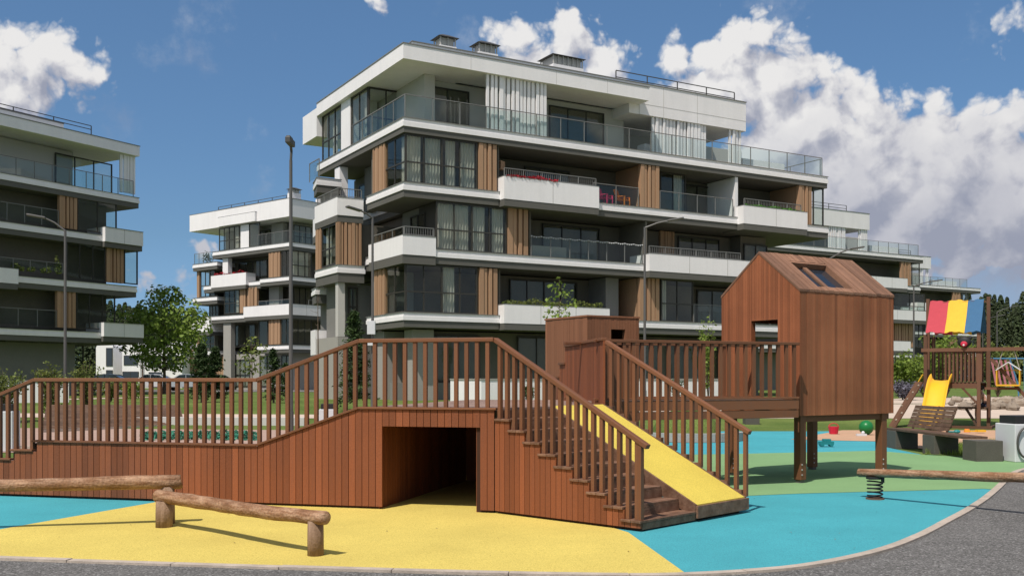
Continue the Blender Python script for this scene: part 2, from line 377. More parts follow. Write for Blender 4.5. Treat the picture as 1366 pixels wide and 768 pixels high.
def thing(name, label, cat, loc=(0,0,0), rz=0.0, group=None):
    o = bpy.data.objects.new(name, None); COL.objects.link(o)
    o.location = loc; o.rotation_euler = (0,0,rz); o.empty_display_size = 0.3
    XF[o.name] = Matrix.Translation(Vector(loc)) @ Matrix.Rotation(rz, 4, 'Z')
    return tag(o, label, cat, group)
def copy_tree(o, parent=None, loc=None, rz=None, label=None):
    c = o.copy(); COL.objects.link(c)
    if parent is not None: c.parent = parent
    if loc is not None: c.location = loc
    if rz is not None: c.rotation_euler = (0, 0, rz)
    if label: c['label'] = label
    for ch in [x for x in COL.objects if x.parent == o]: copy_tree(ch, c)
    return c

# ================================================================== SETTING
def sheet(name, poly, z, m, kind='structure'):
    mb = MB(); n = len(poly)
    mb.add([(p[0], p[1], z) for p in poly], [tuple(range(n))])
    o = mb.build(name, m)
    # triangulate a concave outline cleanly and face it up
    bm = bmesh.new(); bm.from_mesh(o.data)
    bmesh.ops.triangulate(bm, faces=bm.faces[:])
    for f in bm.faces:
        f.normal_update()
        if f.normal.z < 0: f.normal_flip()
    bm.to_mesh(o.data); bm.free()
    tag(o, kind=kind); return o
def quad_sheet(name, c, dz, m, nu=24, nv=24):
    a, b, cc, d = [Vector((p[0], p[1], 0)) for p in c]
    mb = MB(); vs = []
    for j in range(nv+1):
        for i in range(nu+1):
            u, v = i/nu, j/nv
            p = (a*(1-u)+b*u)*(1-v) + (d*(1-u)+cc*u)*v
            vs.append((p.x, p.y, tz(p.x, p.y)+dz))
    mb.add(vs, [(j*(nu+1)+i, j*(nu+1)+i+1, (j+1)*(nu+1)+i+1, (j+1)*(nu+1)+i) for j in range(nv) for i in range(nu)])
    return tag(mb.build(name, m), kind='structure')

# one ground sheet reaching the horizon
xs = [-2500,-900,-400,-200,-120,-80,-50,-30,-15,0,15,30,50,80,120,200,400,900,2500]
ys = [-60,-20,0,10,20,30,31,33,35,37,39,41,43,45,46,60,90,150,300,700,1500,3500]
gm = MB()
gm.add([(x,y,tz(x,y)) for y in ys for x in xs], [(j*len(xs)+i, j*len(xs)+i+1, (j+1)*len(xs)+i+1, (j+1)*len(xs)+i) for j in range(len(ys)-1) for i in range(len(xs)-1)])
tag(gm.build('ground', M_GRASS), kind='structure')

kerb_px = [(-160,739),(0,745),(340,756),(640,764.5),(800,767.5),(880,767.5),(950,765),(1020,760.5),(1070,755),(1130,744),(1180,731),(1220,715),(1255,697),(1285,681),(1310,665),(1328,650),(1340,638),(1356,628),(1400,618)]
KP = [G(*p) for p in kerb_px]
def smooth_line(pts, k=4):
    out = []
    n = len(pts)
    for i in range(n-1):
        p0, p1, p2, p3 = pts[max(i-1,0)], pts[i], pts[i+1], pts[min(i+2,n-1)]
        for j in range(k):
            t = j/k
            out.append(0.5*((2*p1)+(-p0+p2)*t+(2*p0-5*p1+4*p2-p3)*t*t+(-p0+3*p1-3*p2+p3)*t*t*t))
    return out + [pts[-1]]
KS = smooth_line(KP)
def offset(line, d):
    out = []
    for i, p in enumerate(line):
        t = (line[min(i+1,len(line)-1)] - line[max(i-1,0)]); t.z = 0; t.normalize()
        out.append(p + Vector((t.y, -t.x, 0))*d)
    return out
sheet('asphalt_path', [(-14,3),(20,3),(20,24),(11.5,24)] + [tuple(p[:2]) for p in reversed(KS)] + [(-14,10)], 0.006, M_ASPHALT)
def resample(line, st):
    out = [line[0]]; acc = 0.0
    for p, q in zip(line[:-1], line[1:]):
        L_ = (q-p).length; d_ = st-acc
        while d_ <= L_: out.append(p.lerp(q, d_/L_)); d_ += st
        acc = L_-(d_-st)
    return out
ki = resample(KS, 0.2); ko = offset(ki, 0.10)
kb = MB(); random.seed(2); hz = 0.028
for i in range(len(ki)-1):
    jn = 0.04 if i % 5 == 0 else 0.0
    if jn: hz = 0.028+random.uniform(-0.003,0.003)
    a0, a1 = ki[i].lerp(ki[i+1],jn), ko[i].lerp(ko[i+1],jn); b0, b1 = ki[i+1], ko[i+1]
    kb.hexa([(a0.x,a0.y,-0.02),(a1.x,a1.y,-0.02),(b1.x,b1.y,-0.02),(b0.x,b0.y,-0.02),(a0.x,a0.y,hz),(a1.x,a1.y,hz),(b1.x,b1.y,hz),(b0.x,b0.y,hz)])
tag(kb.build('kerb', M_CURB), kind='structure')
def gp(*pp): return [tuple(G(*p)[:2]) for p in pp]
back = gp((1420,604),(1232,607),(1184,597),(1170,589),(1140,567),(985,565.5),(870,572),(815,585),(700,610)) + [(-8.5,16.0),(-9.5,15.2)]
sheet('blue_rubber_ground', [tuple(p[:2]) for p in KS] + back, 0.010, M_BLUE)
ye = [i for i, p in enumerate(KS) if p.x <= G(915,766.5).x]
yel = [tuple(p[:2]) for p in KS[2:ye[-1]+1]] + gp((915,766.3),(838,711),(700,670)) + [(-0.4,17.5),(-3.0,17.2)] + gp((205,671),(0,707))
sheet('yellow_rubber_ground', [p for p in yel if p[0] > -6.9 or p[1] > 10.9], 0.014, M_YELLOW)
gr = [i for i, p in enumerate(KS) if p.y >= G(1322,655).y and p.x > 5]
sheet('green_rubber_ground', gp((880,663),(985,662.5),(1066,659),(1200,655.5),(1312,652.5)) + [tuple(p[:2]) for p in KS[gr[0]:]] + gp((1420,604),(1340,612),(1232,607),(1170,601.5),(1085,603.5),(965,606),(900,607)), 0.014, M_GREEN)
sheet('sand_pit', gp((1055,586.5),(1085,581),(1130,573),(1160,567.5),(1330,566.5),(1420,574),(1420,585),(1330,588),(1240,600),(1200,596),(1170,589),(1120,588)), 0.018, M_SAND)
lawn_r = sheet('lawn_patch', gp((1232,606.5),(1255,596),(1340,588),(1420,586),(1420,604),(1330,613)), 0.022, M_GRASS)
quad_sheet('light_path', [(3,36.8),(60,36.8),(70,46),(3,43.5)], 0.010, M_PATH)
quad_sheet('plaza_paving', [(14,44.5),(62,47),(70,62),(24,60)], 0.012, M_PATH)
quad_sheet('paved_court', [(-20,22.5),(-1.0,22.5),(-1.0,31.5),(-20,33.5)], 0.012, M_PAVER)
quad_sheet('lawn_path', [(-24,37.3),(-4,36.6),(-4,38.0),(-24,38.9)], 0.02, M_PATH)
quad_sheet('parking_road', [(-70,84),(-8,84),(-8,100),(-70,100)], 0.02, M_ASPHALT)
quad_sheet('diagonal_path', [(-26.5,47),(-22,60),(-20.4,60),(-24.3,47)], 0.024, M_PATH)

# ================================================================== PLAY STRUCTURE
e_ = Vector((0.967, -0.255, 0)).normalized(); n_ = Vector((-e_.y, e_.x, 0))
T0 = Vector((-1.65, 12.70, 0))
def FL(s, d=0.0, z=0.0): p = T0 + e_*s + n_*d; return Vector((p.x, p.y, z))
f_ = Vector((0.728, -0.6856, 0)); p_ = Vector((0.6856, 0.728, 0))
S_END = 1.489
C0 = FL(S_END)
def ST(a, b, z=0.0): q = C0 + f_*a + p_*b; return Vector((q.x, q.y, z))
ZD, ZR, SL = 1.295, 0.80, 2.18      # deck height, low ramp height, stair run
W_ST, W_ALL = 1.07, 2.20
RH = 0.835
deck = thing('play_platform', 'reddish brown wooden play platform with boarded front, dark tunnel, stairs and yellow ramp', 'play structure', tuple(FL(0)))
sx = [-7.32,-6.96,-6.60,-6.24,-5.88,-5.517,-5.158]
def ztop(s):
    if s >= -0.303: return ZD
    if s >= -1.733: return ZR + (ZD-ZR)*(s+1.733)/1.43
    if s >= -5.158: return ZR
    return max(0.12, ZR - 0.13*(1+int((-5.158-s)/0.36)))
# front boards
fw = MB(); bw, gap = 0.0915, 0.007
s = -7.3
random.seed(3)
while s < S_END-0.01:
    s1 = min(s+bw, S_END)
    zb = 0.045
    if 0.0-0.03 < s < 1.245: zb = 1.055
    a, b = FL(s+gap/2), FL(s1-gap/2)
    ya = random.uniform(-0.002, 0.002)
    a -= n_*ya; b -= n_*ya
    z0, z1 = ztop(s+0.01), ztop(s1-0.01)
    if s < -5.158: z0 = z1 = min(z0, z1)
    bk = n_*0.028
    fw.hexa([(a.x,a.y,zb),(b.x,b.y,zb),(b.x+bk.x,b.y+bk.y,zb),(a.x+bk.x,a.y+bk.y,zb),
             (a.x,a.y,z0-0.03),(b.x,b.y,z1-0.03),(b.x+bk.x,b.y+bk.y,z1-0.03),(a.x+bk.x,a.y+bk.y,z0-0.03)])
    s += bw
fw.build('front_boards', M_WALLBOARD, deck)
# dark backing behind the boards so the gaps read dark
M_DARKGAP = mat('dark battens', (0.05, 0.022, 0.012), 0.9, var=0.1)
bk = MB()
def fl_box(mb, s0, s1, d0, d1, z0, z1, z1b=None):
    z1b = z1 if z1b is None else z1b
    a, b, c, d = FL(s0,d0), FL(s1,d0), FL(s1,d1), FL(s0,d1)
    mb.hexa([(a.x,a.y,z0),(b.x,b.y,z0),(c.x,c.y,z0),(d.x,d.y,z0),(a.x,a.y,z1),(b.x,b.y,z1b),(c.x,c.y,z1b),(d.x,d.y,z1)])
fl_box(bk, -5.158, -1.733, 0.032, 0.07, 0.02, ZR-0.04); fl_box(bk, -1.733, -0.303, 0.032, 0.07, 0.02, ZR-0.04, ZD-0.04)
fl_box(bk, -0.303, -0.04, 0.032, 0.07, 0.02, ZD-0.04); fl_box(bk, 1.25, S_END-0.02, 0.032, 0.07, 0.02, ZD-0.04)
fl_box(bk, -0.04, 1.25, 0.032, 0.07, 1.07, ZD-0.04)
for q in sx: fl_box(bk, q, q+0.36, 0.032, 0.07, 0.02, ztop(q+0.1)-0.04)
bk.build('board_battens', M_DARKGAP, deck)
# top caps along the front
cp = MB()
def cap(s0, s1, z0, z1):
    cp.bar(FL(s0, 0.03, z0-0.014), FL(s1, 0.03, z1-0.014), 0.11, 0.028)
cap(-0.303, S_END+0.02, ZD+0.002, ZD+0.002); cap(-1.733, -0.303, ZR+0.002, ZD+0.002); cap(-5.17, -1.733, ZR+0.002, ZR+0.002)
for q in sx: cap(q-0.012, q+0.352, ztop(q+0.1)+0.002, ztop(q+0.1)+0.002)
cp.build('edge_cap', M_TIMBER, deck, bevel=0.004)
# floors
dk = MB()
def plank_poly(mb, poly, dirv, w, z, th=0.03, gap=0.008):
    # planks laid along dirv clipped to a convex polygon
    d = Vector(dirv).normalized(); t = Vector((-d.y, d.x, 0))
    us = [(Vector(p).dot(d), Vector(p).dot(t)) for p in poly]
    t0, t1 = min(u[1] for u in us), max(u[1] for u in us)
    def span(tt):
        r = []
        for i in range(len(us)):
            a, b = us[i], us[(i+1) % len(us)]
            if (a[1]-tt)*(b[1]-tt) <= 0 and abs(a[1]-b[1]) > 1e-9:
                k = (tt-a[1])/(b[1]-a[1]); r.append(a[0]+(b[0]-a[0])*k)
        return (min(r), max(r)) if len(r) >= 2 else None
    q = t0
    while q < t1-0.02:
        q1 = min(q+w, t1)
        A, B = span(q+gap/2+1e-4), span(q1-gap/2-1e-4)
        if A and B:
            P = [d*A[0]+t*(q+gap/2), d*A[1]+t*(q+gap/2), d*B[1]+t*(q1-gap/2), d*B[0]+t*(q1-gap/2)]
            mb.hexa([(p.x,p.y,z-th) for p in P] + [(p.x,p.y,z) for p in P])
        q += w
dback = 4.9
DP = [FL(-0.303,0.09), FL(S_END,0.09), ST(0.0,W_ALL), Vector((1.05,15.0,0)), Vector((0.76,17.3,0)), FL(0.9,dback), FL(-0.303,dback)]
plank_poly(dk, DP, n_ + e_*0.02, 0.115, ZD-0.004)
dk.build('deck_boards', M_DECKING, deck)
rp = MB()
fl_box(rp, -5.158, -1.733, 0.09, 0.9, ZR-0.10, ZR-0.055); fl_box(rp, -1.733, -0.303, 0.09, 0.9, ZR-0.10, ZR-0.055, ZD-0.05)
for q in sx: fl_box(rp, q, q+0.36, 0.09, 0.9, ztop(q+0.1)-0.10, ztop(q+0.1)-0.06)
rp.build('ramp_floor', M_DECKING, deck)
# tunnel lining
tn = MB()
for k in range(40):
    d0 = 0.03+k*0.0915
    for sc_ in (-0.03, 1.245):
        a, b = FL(sc_, d0+0.003), FL(sc_, d0+0.0885)
        o_ = e_*(-0.03 if sc_ < 0.5 else 0.03)
        P = [a, b, b+o_, a+o_]
        tn.hexa([(p.x,p.y,-0.01) for p in P]+[(p.x,p.y,ZD-0.05) for p in P])
fl_box(tn, -0.03, 1.245, 3.7, 3.74, -0.01, ZD-0.05)
tn.build('tunnel_lining', M_WALLBOARD, deck)
tc_ = MB(); fl_box(tc_, -0.03, 1.245, 0.075, 3.7, ZD-0.16, ZD-0.05); tc_.build('tunnel_ceiling', M_DARKGAP, deck)
# stairs
NT = 9; TR = SL/NT; RS = ZD/(NT+1)
sw = MB(); random.seed(5)
a = 0.0
while a < SL-0.005:
    a1 = min(a+0.082, SL)
    i = min(NT-1, int((a+0.03)/TR))
    zt = ZD-RS*(i+1)-0.03
    p, q = ST(a+0.003, 0.0), ST(a1-0.003, 0.0); o_ = p_*0.028
    sw.hexa([(p.x,p.y,0.045),(q.x,q.y,0.045),(q.x+o_.x,q.y+o_.y,0.045),(p.x+o_.x,p.y+o_.y,0.045),
             (p.x,p.y,zt),(q.x,q.y,zt),(q.x+o_.x,q.y+o_.y,zt),(p.x+o_.x,p.y+o_.y,zt)])
    a = a1
sw.build('stair_side_boards', M_WALLBOARD, deck)
def st_box(mb, a0, a1, b0, b1, z0, z1):
    P = [ST(a0,b0), ST(a1,b0), ST(a1,b1), ST(a0,b1)]
    mb.hexa([(p.x,p.y,z0) for p in P]+[(p.x,p.y,z1) for p in P])
skm = MB()
for i in range(NT): st_box(skm, i*TR+0.002, (i+1)*TR-0.006, 0.034, 0.06, 0.02, ZD-RS*(i+1)-0.035)
st_box(skm, 0.03, SL-0.06, 0.06, W_ALL-0.08, 0.005, 0.03)
skm.build('stair_battens', M_DARKGAP, deck)
for i in range(NT):
    z = ZD-RS*(i+1)
    t_ = MB(); st_box(t_, i*TR-0.012 if i else 0.004, i*TR+TR*0.5, -0.022, W_ST-0.01, z-0.028, z); st_box(t_, i*TR+TR*0.5+0.006, (i+1)*TR+0.012, -0.022, W_ST-0.01, z-0.028, z)
    t_.build('tread', M_TREAD, deck, bevel=0.003)
    r_ = MB(); st_box(r_, i*TR-0.001, i*TR+0.02, 0.035, W_ST-0.012, z+0.001, z+RS-0.030); r_.build('riser', M_TREAD, deck)
fr = MB(); st_box(fr, SL-0.022, SL+0.002, 0.034, W_ST-0.012, 0.03, RS-0.031); fr.build('riser', M_TREAD, deck)
# ramp with yellow rubber
A0, A1 = -0.02, SL
zr0, zr1 = ZD+0.005, 0.205
rm = MB()
P = [ST(A0,W_ST+0.03,zr0), ST(A1,W_ST+0.03,zr1), ST(A1,W_ALL-0.05,zr1), ST(A0,W_ALL-0.05,zr0)]
rm.hexa([tuple(p-Vector((0,0,0.03))) for p in P]+[tuple(p) for p in P])
rm.build('yellow_ramp', M_YRAMP, deck)
rs_ = MB()
for b in (W_ST+0.012, W_ALL-0.025):
    P = [ST(A0,b-0.017), ST(A1,b-0.017), ST(A1,b+0.017), ST(A0,b+0.017)]
    zz = [zr0-0.001, zr1-0.001, zr1-0.001, zr0-0.001]
    rs_.hexa([(p.x,p.y,max(0.04,z_-0.17)) for p, z_ in zip(P, zz)]+[(p.x,p.y,z_) for p, z_ in zip(P, zz)])
rs_.build('ramp_stringer', M_TREAD, deck)
rf = MB(); st_box(rf, SL+0.003, SL+0.035, W_ST-0.005, W_ALL, 0.05, zr1-0.012); rf.build('ramp_end_board', M_TREAD, deck, bevel=0.003)
# small blocks under the right-hand balusters
def rampz(a): return zr0+(zr1-zr0)*(a-A0)/(A1-A0)
blk = MB()
for i in range(11):
    a = 0.06+i*0.2
    st_box(blk, a-0.07, a+0.05, W_ALL-0.004, W_ALL+0.06, rampz(a)-0.13, rampz(a)+0.015)
blk.build('ramp_edge_blocks', M_TREAD, deck)
# handrails and balusters
BW = 0.047
angF = math.atan2(e_.y, e_.x); angS = math.atan2(f_.y, f_.x)
def baluster(c, z0, z1, ang, parent, w=BW):
    m_ = MB(); m_.obar((c.x, c.y), z0, z1, w, w, ang)
    return m_.build('baluster', M_TIMBER, parent)
hr = MB()
def rail(mb, a, b, w=0.075, h=0.045): mb.bar(a, b, w, h)
zt = lambda z: z+RH
pts = [FL(-7.3,0.035,zt(ZR)-0.13*6.0), FL(-5.158,0.035,zt(ZR)), FL(-1.733,0.035,zt(ZR)), FL(-0.303,0.035,zt(ZD)), FL(S_END-0.02,0.035,zt(ZD))]
rails = MB()
for i in range(4): rails.bar(pts[i], pts[i+1], 0.075, 0.05)
rails.build('handrail', M_TIMBER, deck, bevel=0.007)
sr = MB(); sr.bar(ST(-0.03,0.04,zt(ZD)), ST(SL+0.07,0.04,zt(RS*0.35)+0.04), 0.075, 0.055); sr.build('handrail', M_TIMBER, deck, bevel=0.008)
s = -7.2
def frz(s):
    if s < -5.158: return zt(ZR)-0.13*6.0*(-5.158-s)/2.142
    if s < -1.733: return zt(ZR)
    if s < -0.303: return zt(ZR)+(ZD-ZR)*(s+1.733)/1.43
    return zt(ZD)
spc = 0.1345
s = S_END-0.10
while s > -6.3:
    baluster(FL(s,0.035), (ztop(s)+0.003 if s < -1.74 or s > -0.3 else ztop(s-0.024)-0.004), frz(s)-0.022, angF, deck)
    s -= spc
def sz(a): return zt(ZD)+(zt(RS*0.35)+0.04-zt(ZD))*(a+0.03)/(SL+0.10)
for i in range(NT):
    for o_ in (0.055, 0.055+TR*0.5):
        a = i*TR+o_
        baluster(ST(a,0.04), ZD-RS*(i+1)+0.001, sz(a)-0.02, angS, deck)
baluster(ST(SL-0.03,0.04), RS+0.001, sz(SL)-0.02, angS, deck, 0.055)
# right-hand stair rail
rr0, rr1 = ST(-0.02,W_ALL+0.03,zt(ZD)+0.03), ST(SL+0.03,W_ALL+0.03,zr1+0.78)
sr = MB(); sr.bar(rr0, rr1, 0.075, 0.055); sr.build('handrail', M_TIMBER, deck, bevel=0.008)
for i in range(17):
    a = 0.07+i*(SL-0.10)/16
    zz = rr0.z+(rr1.z-rr0.z)*(a+0.02)/(SL+0.05)
    baluster(ST(a,W_ALL+0.03), rampz(a)-0.02, zz-0.022, angS, deck)
# boarded parapet with a stepped top along the platform's far right edge
pw = MB(); pc = MB()
pa, pb = ST(-0.04,W_ALL+0.03), Vector((0.79,17.35,0))
dv = (pb-pa); Lp = dv.length; dv.normalize(); nv_ = Vector((-dv.y, dv.x, 0))
q = 0.0; random.seed(11)
def ptop(q): return 2.175 if q < 1.45 else (2.165 if q < 2.62 else (1.88 if q < 3.12 else 1.66))
while q < Lp-0.02:
    a, b = pa+dv*(q+0.003), pa+dv*(min(q+0.092,Lp)-0.003); o_ = nv_*0.03
    z = ptop(q+0.03)
    pw.hexa([(a.x,a.y,ZD),(b.x,b.y,ZD),(b.x+o_.x,b.y+o_.y,ZD),(a.x+o_.x,a.y+o_.y,ZD),(a.x,a.y,z),(b.x,b.y,z),(b.x+o_.x,b.y+o_.y,z),(a.x+o_.x,a.y+o_.y,z)])
    q += 0.092
pw.build('parapet_boards', M_WALLBOARD, deck)
for q0, q1 in ((0,1.43),(1.50,2.64),(2.64,3.14),(3.14,Lp)):
    z = ptop((q0+q1)/2)+0.022
    a, b = pa+dv*q0+nv_*0.015, pa+dv*q1+nv_*0.015
    pc.bar((a.x,a.y,z),(b.x,b.y,z),0.085,0.04)
pc.build('parapet_cap', M_TIMBER, deck, bevel=0.005)
# underside and back closing of the platform
ub = MB()
fl_box(ub, 1.29, S_END-0.02, 0.08, 3.7, 0.02, 0.05)
bkp = [FL(-0.303,dback), FL(0.9,dback)]
P = [FL(-0.303,dback), FL(0.9,dback)]
fl_box(ub, -0.303, 0.9, dback, dback+0.03, 0.02, ZD-0.05)
fl_box(ub, -0.34, -0.31, 0.08, dback, -0.01, ZD-0.05)
ub.build('skirting_boards', M_WALLBOARD, deck)

# ---------------------------------------------------------------- bridge
bA, bB = Vector((1.28,14.35,0)), Vector((4.33,15.55,0))
bd = (bB-bA); bl = bd.length; bd.normalize(); bn = Vector((-bd.y, bd.x, 0))
bridge = thing('bridge_walkway', 'wooden railed bridge leading from the stair platform to the gabled house on posts', 'bridge', (bA.x,bA.y,0), math.atan2(bd.y,bd.x))
ZB = 1.30; angB = math.atan2(bd.y, bd.x)
b_ = MB()
def lbox(mb, x0,x1,y0,y1,z0,z1): mb.box(x0,x1,y0,y1,z0,z1)
k = 0.0
while k < bl-0.05: b_.box(k, min(k+0.108,bl+0.04), -0.02, 1.0, ZB, ZB+0.03); k += 0.115
b_.build('walkway_boards', M_DECKING, bridge, local=True)
fb = MB(); fb.box(-0.15, bl+0.06, -0.06, -0.022, 1.185, 1.335); fb.build('fascia_board', M_TIMBER, bridge, local=True, bevel=0.004)
fb = MB(); fb.box(-0.15, bl+0.06, -0.052, -0.018, 1.055, 1.175); fb.build('lower_beam', M_TIMBER, bridge, local=True, bevel=0.004)
for y in (-0.04, 0.98):
    fb = MB(); fb.box(-0.15, bl+0.06, y-0.04, y+0.035, 2.165, 2.21); fb.build('handrail', M_TIMBER, bridge, local=True, bevel=0.006)
    fb = MB(); fb.box(-0.15, bl+0.06, y-0.03, y+0.03, 1.342, 1.375); fb.build('bottom_rail', M_TIMBER, bridge, local=True, bevel=0.004)
    nb = 23
    for i in range(nb):
        if y > 0 and (i % 3 or i > nb-3 or i < 5): continue
        x = 0.03+i*(bl-0.0)/(nb-1)*0.985
        m_ = MB(); m_.obar((x, y), 1.376, 2.164, BW, BW, 0); m_.build('baluster', M_TIMBER, bridge, local=True)
for x, y in ((0.3,0.45),(0.3,0.9)):
    m_ = MB(); m_.obar((x,y), 0.0, ZB-0.13 if y > 0.5 else 1.05, 0.12, 0.12); m_.build('post', M_TIMBER, bridge, local=True, bevel=0.006)

# ---------------------------------------------------------------- gabled house on posts
hK = Vector((4.50,15.80,0)); hL = Vector((3.57,17.22,0))
gw = (hL-hK).length; gd = (hL-hK).normalized(); ld = Vector((gd.y,-gd.x,0))   # gable runs along gd, long side along ld
HL = 2.33
house = thing('play_house', 'gabled brown wooden playhouse with roof window, raised on square posts', 'playhouse', (hK.x,hK.y,0), math.atan2(ld.y,ld.x))
# local: x along the long side, y along the gable (0..gw)
ZF, ZE, ZG = 1.07, 3.03, 3.70
def gz(y): return ZE + (ZG-ZE)*(1-abs(2*y/gw-1))
def gable(x0, th, y_open, z_open, m, name):
    mb = MB(); y = 0.0; w = 0.05; random.seed(int(x0*100)+21)
    cuts = sorted(set([round(i*w,4) for i in range(int(gw/w)+1)] + [gw/2, gw] + list(y_open)))
    for y0, y1 in zip(cuts[:-1], cuts[1:]):
        if y1-y0 < 0.004: continue
        j = random.uniform(-0.0015,0.0015)
        g_ = 0.0014
        def slab(z0, za, zb):
            mb.hexa([(x0+j,y0+g_,z0),(x0+th+j,y0+g_,z0),(x0+th+j,y1-g_,z0),(x0+j,y1-g_,z0),(x0+j,y0+g_,za),(x0+th+j,y0+g_,za),(x0+th+j,y1-g_,zb),(x0+j,y1-g_,zb)])
        if y0 >= y_open[0]-1e-4 and y1 <= y_open[1]+1e-4:
            if z_open[0] > ZF+0.01: slab(ZF, z_open[0], z_open[0])
            slab(z_open[1], gz(y0)-0.012, gz(y1)-0.012)
        else: slab(ZF, gz(y0)-0.012, gz(y1)-0.012)
    return mb.build(name, m, house, local=True)
gable(0.0, 0.03, (0.45,1.02), (ZF+0.24,2.60), M_HOUSE, 'gable_wall')
gable(HL-0.03, 0.03, (0.62,0.63), (1.75,1.76), M_HOUSE, 'gable_wall')
for y0, th, m in ((0.0,0.03,M_HOUSE2),(gw-0.03,0.03,M_HOUSE)):
    mb = MB(); x = 0.032; random.seed(int(y0*10)+2)
    while x < HL-0.04:
        x1 = min(x+0.066, HL-0.032); j = random.uniform(-0.002,0.002)
        if y0 > 0.5 and 0.58 < x+0.03 < 1.50:
            mb.box(x+0.0015, x1-0.0015, y0+j, y0+th+j, ZF, ZF+0.24); mb.box(x+0.0015, x1-0.0015, y0+j, y0+th+j, 2.62, ZE-0.012)
        else: mb.box(x+0.0015, x1-0.0015, y0+j, y0+th+j, ZF, ZE-0.012)
        x = x1
    mb.build('side_wall', m, house, local=True)
lin = MB(); lin.box(0.04,0.05,0.04,0.44,ZF+0.2,3.0); lin.box(0.04,0.05,1.03,gw-0.04,ZF+0.2,3.0)
lin.box(0.05,HL-0.05,0.032,0.04,ZF+0.2,3.0); lin.box(0.05,0.58,gw-0.04,gw-0.032,ZF+0.2,3.0); lin.box(1.53,HL-0.05,gw-0.04,gw-0.032,ZF+0.2,3.0)
lin.build('inner_lining', M_HOUSE, house, local=True)
flr = MB(); flr.box(0.032,HL-0.032,0.032,gw-0.032,ZF+0.18,ZF+0.22); flr.build('floor_boards', M_DECKING, house, local=True)
# door jambs
dj = MB(); dj.box(0.002,0.10,0.425,0.449,ZF+0.24,2.60); dj.box(0.002,0.10,1.021,1.045,ZF+0.24,2.60); dj.box(0.002,0.10,0.425,1.045,2.601,2.625); dj.build('door_frame', M_HOUSE, house, local=True)
# roof: boards running down the slope, a rectangular hole for the roof window on the near slope
def roof_boards(side):
    mb = MB(); w = 0.118; x = -0.012; th = 0.03; random.seed(31+side)
    def Pt(x, t, up):   # t 0 eave .. 1 ridge
        y = (t*gw/2) if side == 0 else gw-(t*gw/2)
        y = y + (-0.008*(1-t) if side == 0 else 0.008*(1-t))
        z = ZE+(ZG-ZE)*t + up
        return (x, y, z)
    cuts = [-0.012]
    while cuts[-1]+w < HL+0.01: cuts.append(cuts[-1]+w)
    cuts.append(HL+0.012)
    if side == 0: cuts = sorted(set(cuts+[0.50,1.42]))
    cuts = [c for i, c in enumerate(cuts) if i == 0 or c-cuts[i-1] > 0.012 or c in (0.50,1.42)]
    for x0, x1 in zip(cuts[:-1], cuts[1:]):
        segs = [(0.0,1.0)]
        if side == 0 and x0 >= 0.499 and x1 <= 1.421: segs = [(0.0,0.10),(0.80,1.0)]
        j = random.uniform(-0.004,0.005)
        for t0, t1 in segs:
            vs = [Pt(x0+0.005,t0,j-0.01),Pt(x1-0.005,t0,j-0.01),Pt(x1-0.005,t1,j-0.01),Pt(x0+0.005,t1,j-0.01),
                  Pt(x0+0.005,t0,j+th),Pt(x1-0.005,t0,j+th),Pt(x1-0.005,t1,j+th),Pt(x0+0.005,t1,j+th)]
            mb.hexa(vs)
    return mb.build('roof_slope', M_HROOF, house, local=True)
roof_boards(0); roof_boards(1)
def rpt(x, t, up): return Vector((x, t*gw/2, ZE+(ZG-ZE)*t+up))
wf = MB()
wup = Vector((0, -(ZG-ZE), gw/2)).normalized()
for (xa, ta, xb, tb) in ((0.505,0.10,0.505,0.80),(1.415,0.10,1.415,0.80),(0.50,0.805,1.42,0.805),(0.50,0.095,1.42,0.095)):
    wf.bar(rpt(xa,ta,-0.035), rpt(xb,tb,-0.035), 0.03, 0.10, wup)
wf.bar(rpt(0.88,0.10,-0.065), rpt(0.88,0.80,-0.065), 0.09, 0.03, wup)
sky_w = wf.build('roof_window', M_HROOF, house, local=True)
for xa, xb in ((0.525,0.835),(0.925,1.395)):
    pn = MB(); pn.hexa([tuple(rpt(xa,0.11,-0.09)),tuple(rpt(xb,0.11,-0.09)),tuple(rpt(xb,0.785,-0.09)),tuple(rpt(xa,0.785,-0.09)),
                        tuple(rpt(xa,0.11,-0.082)),tuple(rpt(xb,0.11,-0.082)),tuple(rpt(xb,0.785,-0.082)),tuple(rpt(xa,0.785,-0.082))])
    pn.build('pane', mat('dark acrylic pane', (0.02,0.026,0.035), 0.12, var=0.1, spec=0.6), sky_w, local=True)
M_BOLT = mat('zinc bolt', (0.5,0.5,0.5), 0.4, metal=0.8)
for (x, y) in ((0.12,0.10),(HL-0.20,0.10),(0.12,gw-0.12),(HL-0.20,gw-0.14)):
    m_ = MB(); m_.obar((x,y), 0.06, ZF+0.02, 0.135, 0.135)
    po = m_.build('post', M_TIMBER, house, local=True, bevel=0.006)
    m_ = MB(); m_.obar((x,y), 0.0, 0.075, 0.10, 0.10); m_.build('post_foot', M_METAL, po, local=True)
    m_ = MB()
    for zz in (0.14,0.22,0.30): m_.ball((x-0.03, y-0.068, zz), 0.014, 8, 4)
    m_.build('bolt_heads', M_BOLT, po, local=True)
ub = MB()
for y in (0.10, gw-0.10): ub.box(0.05,HL-0.05,y-0.04,y+0.04,ZF-0.10,ZF-0.003)
ub.build('floor_beam', M_TIMBER, house, local=True)

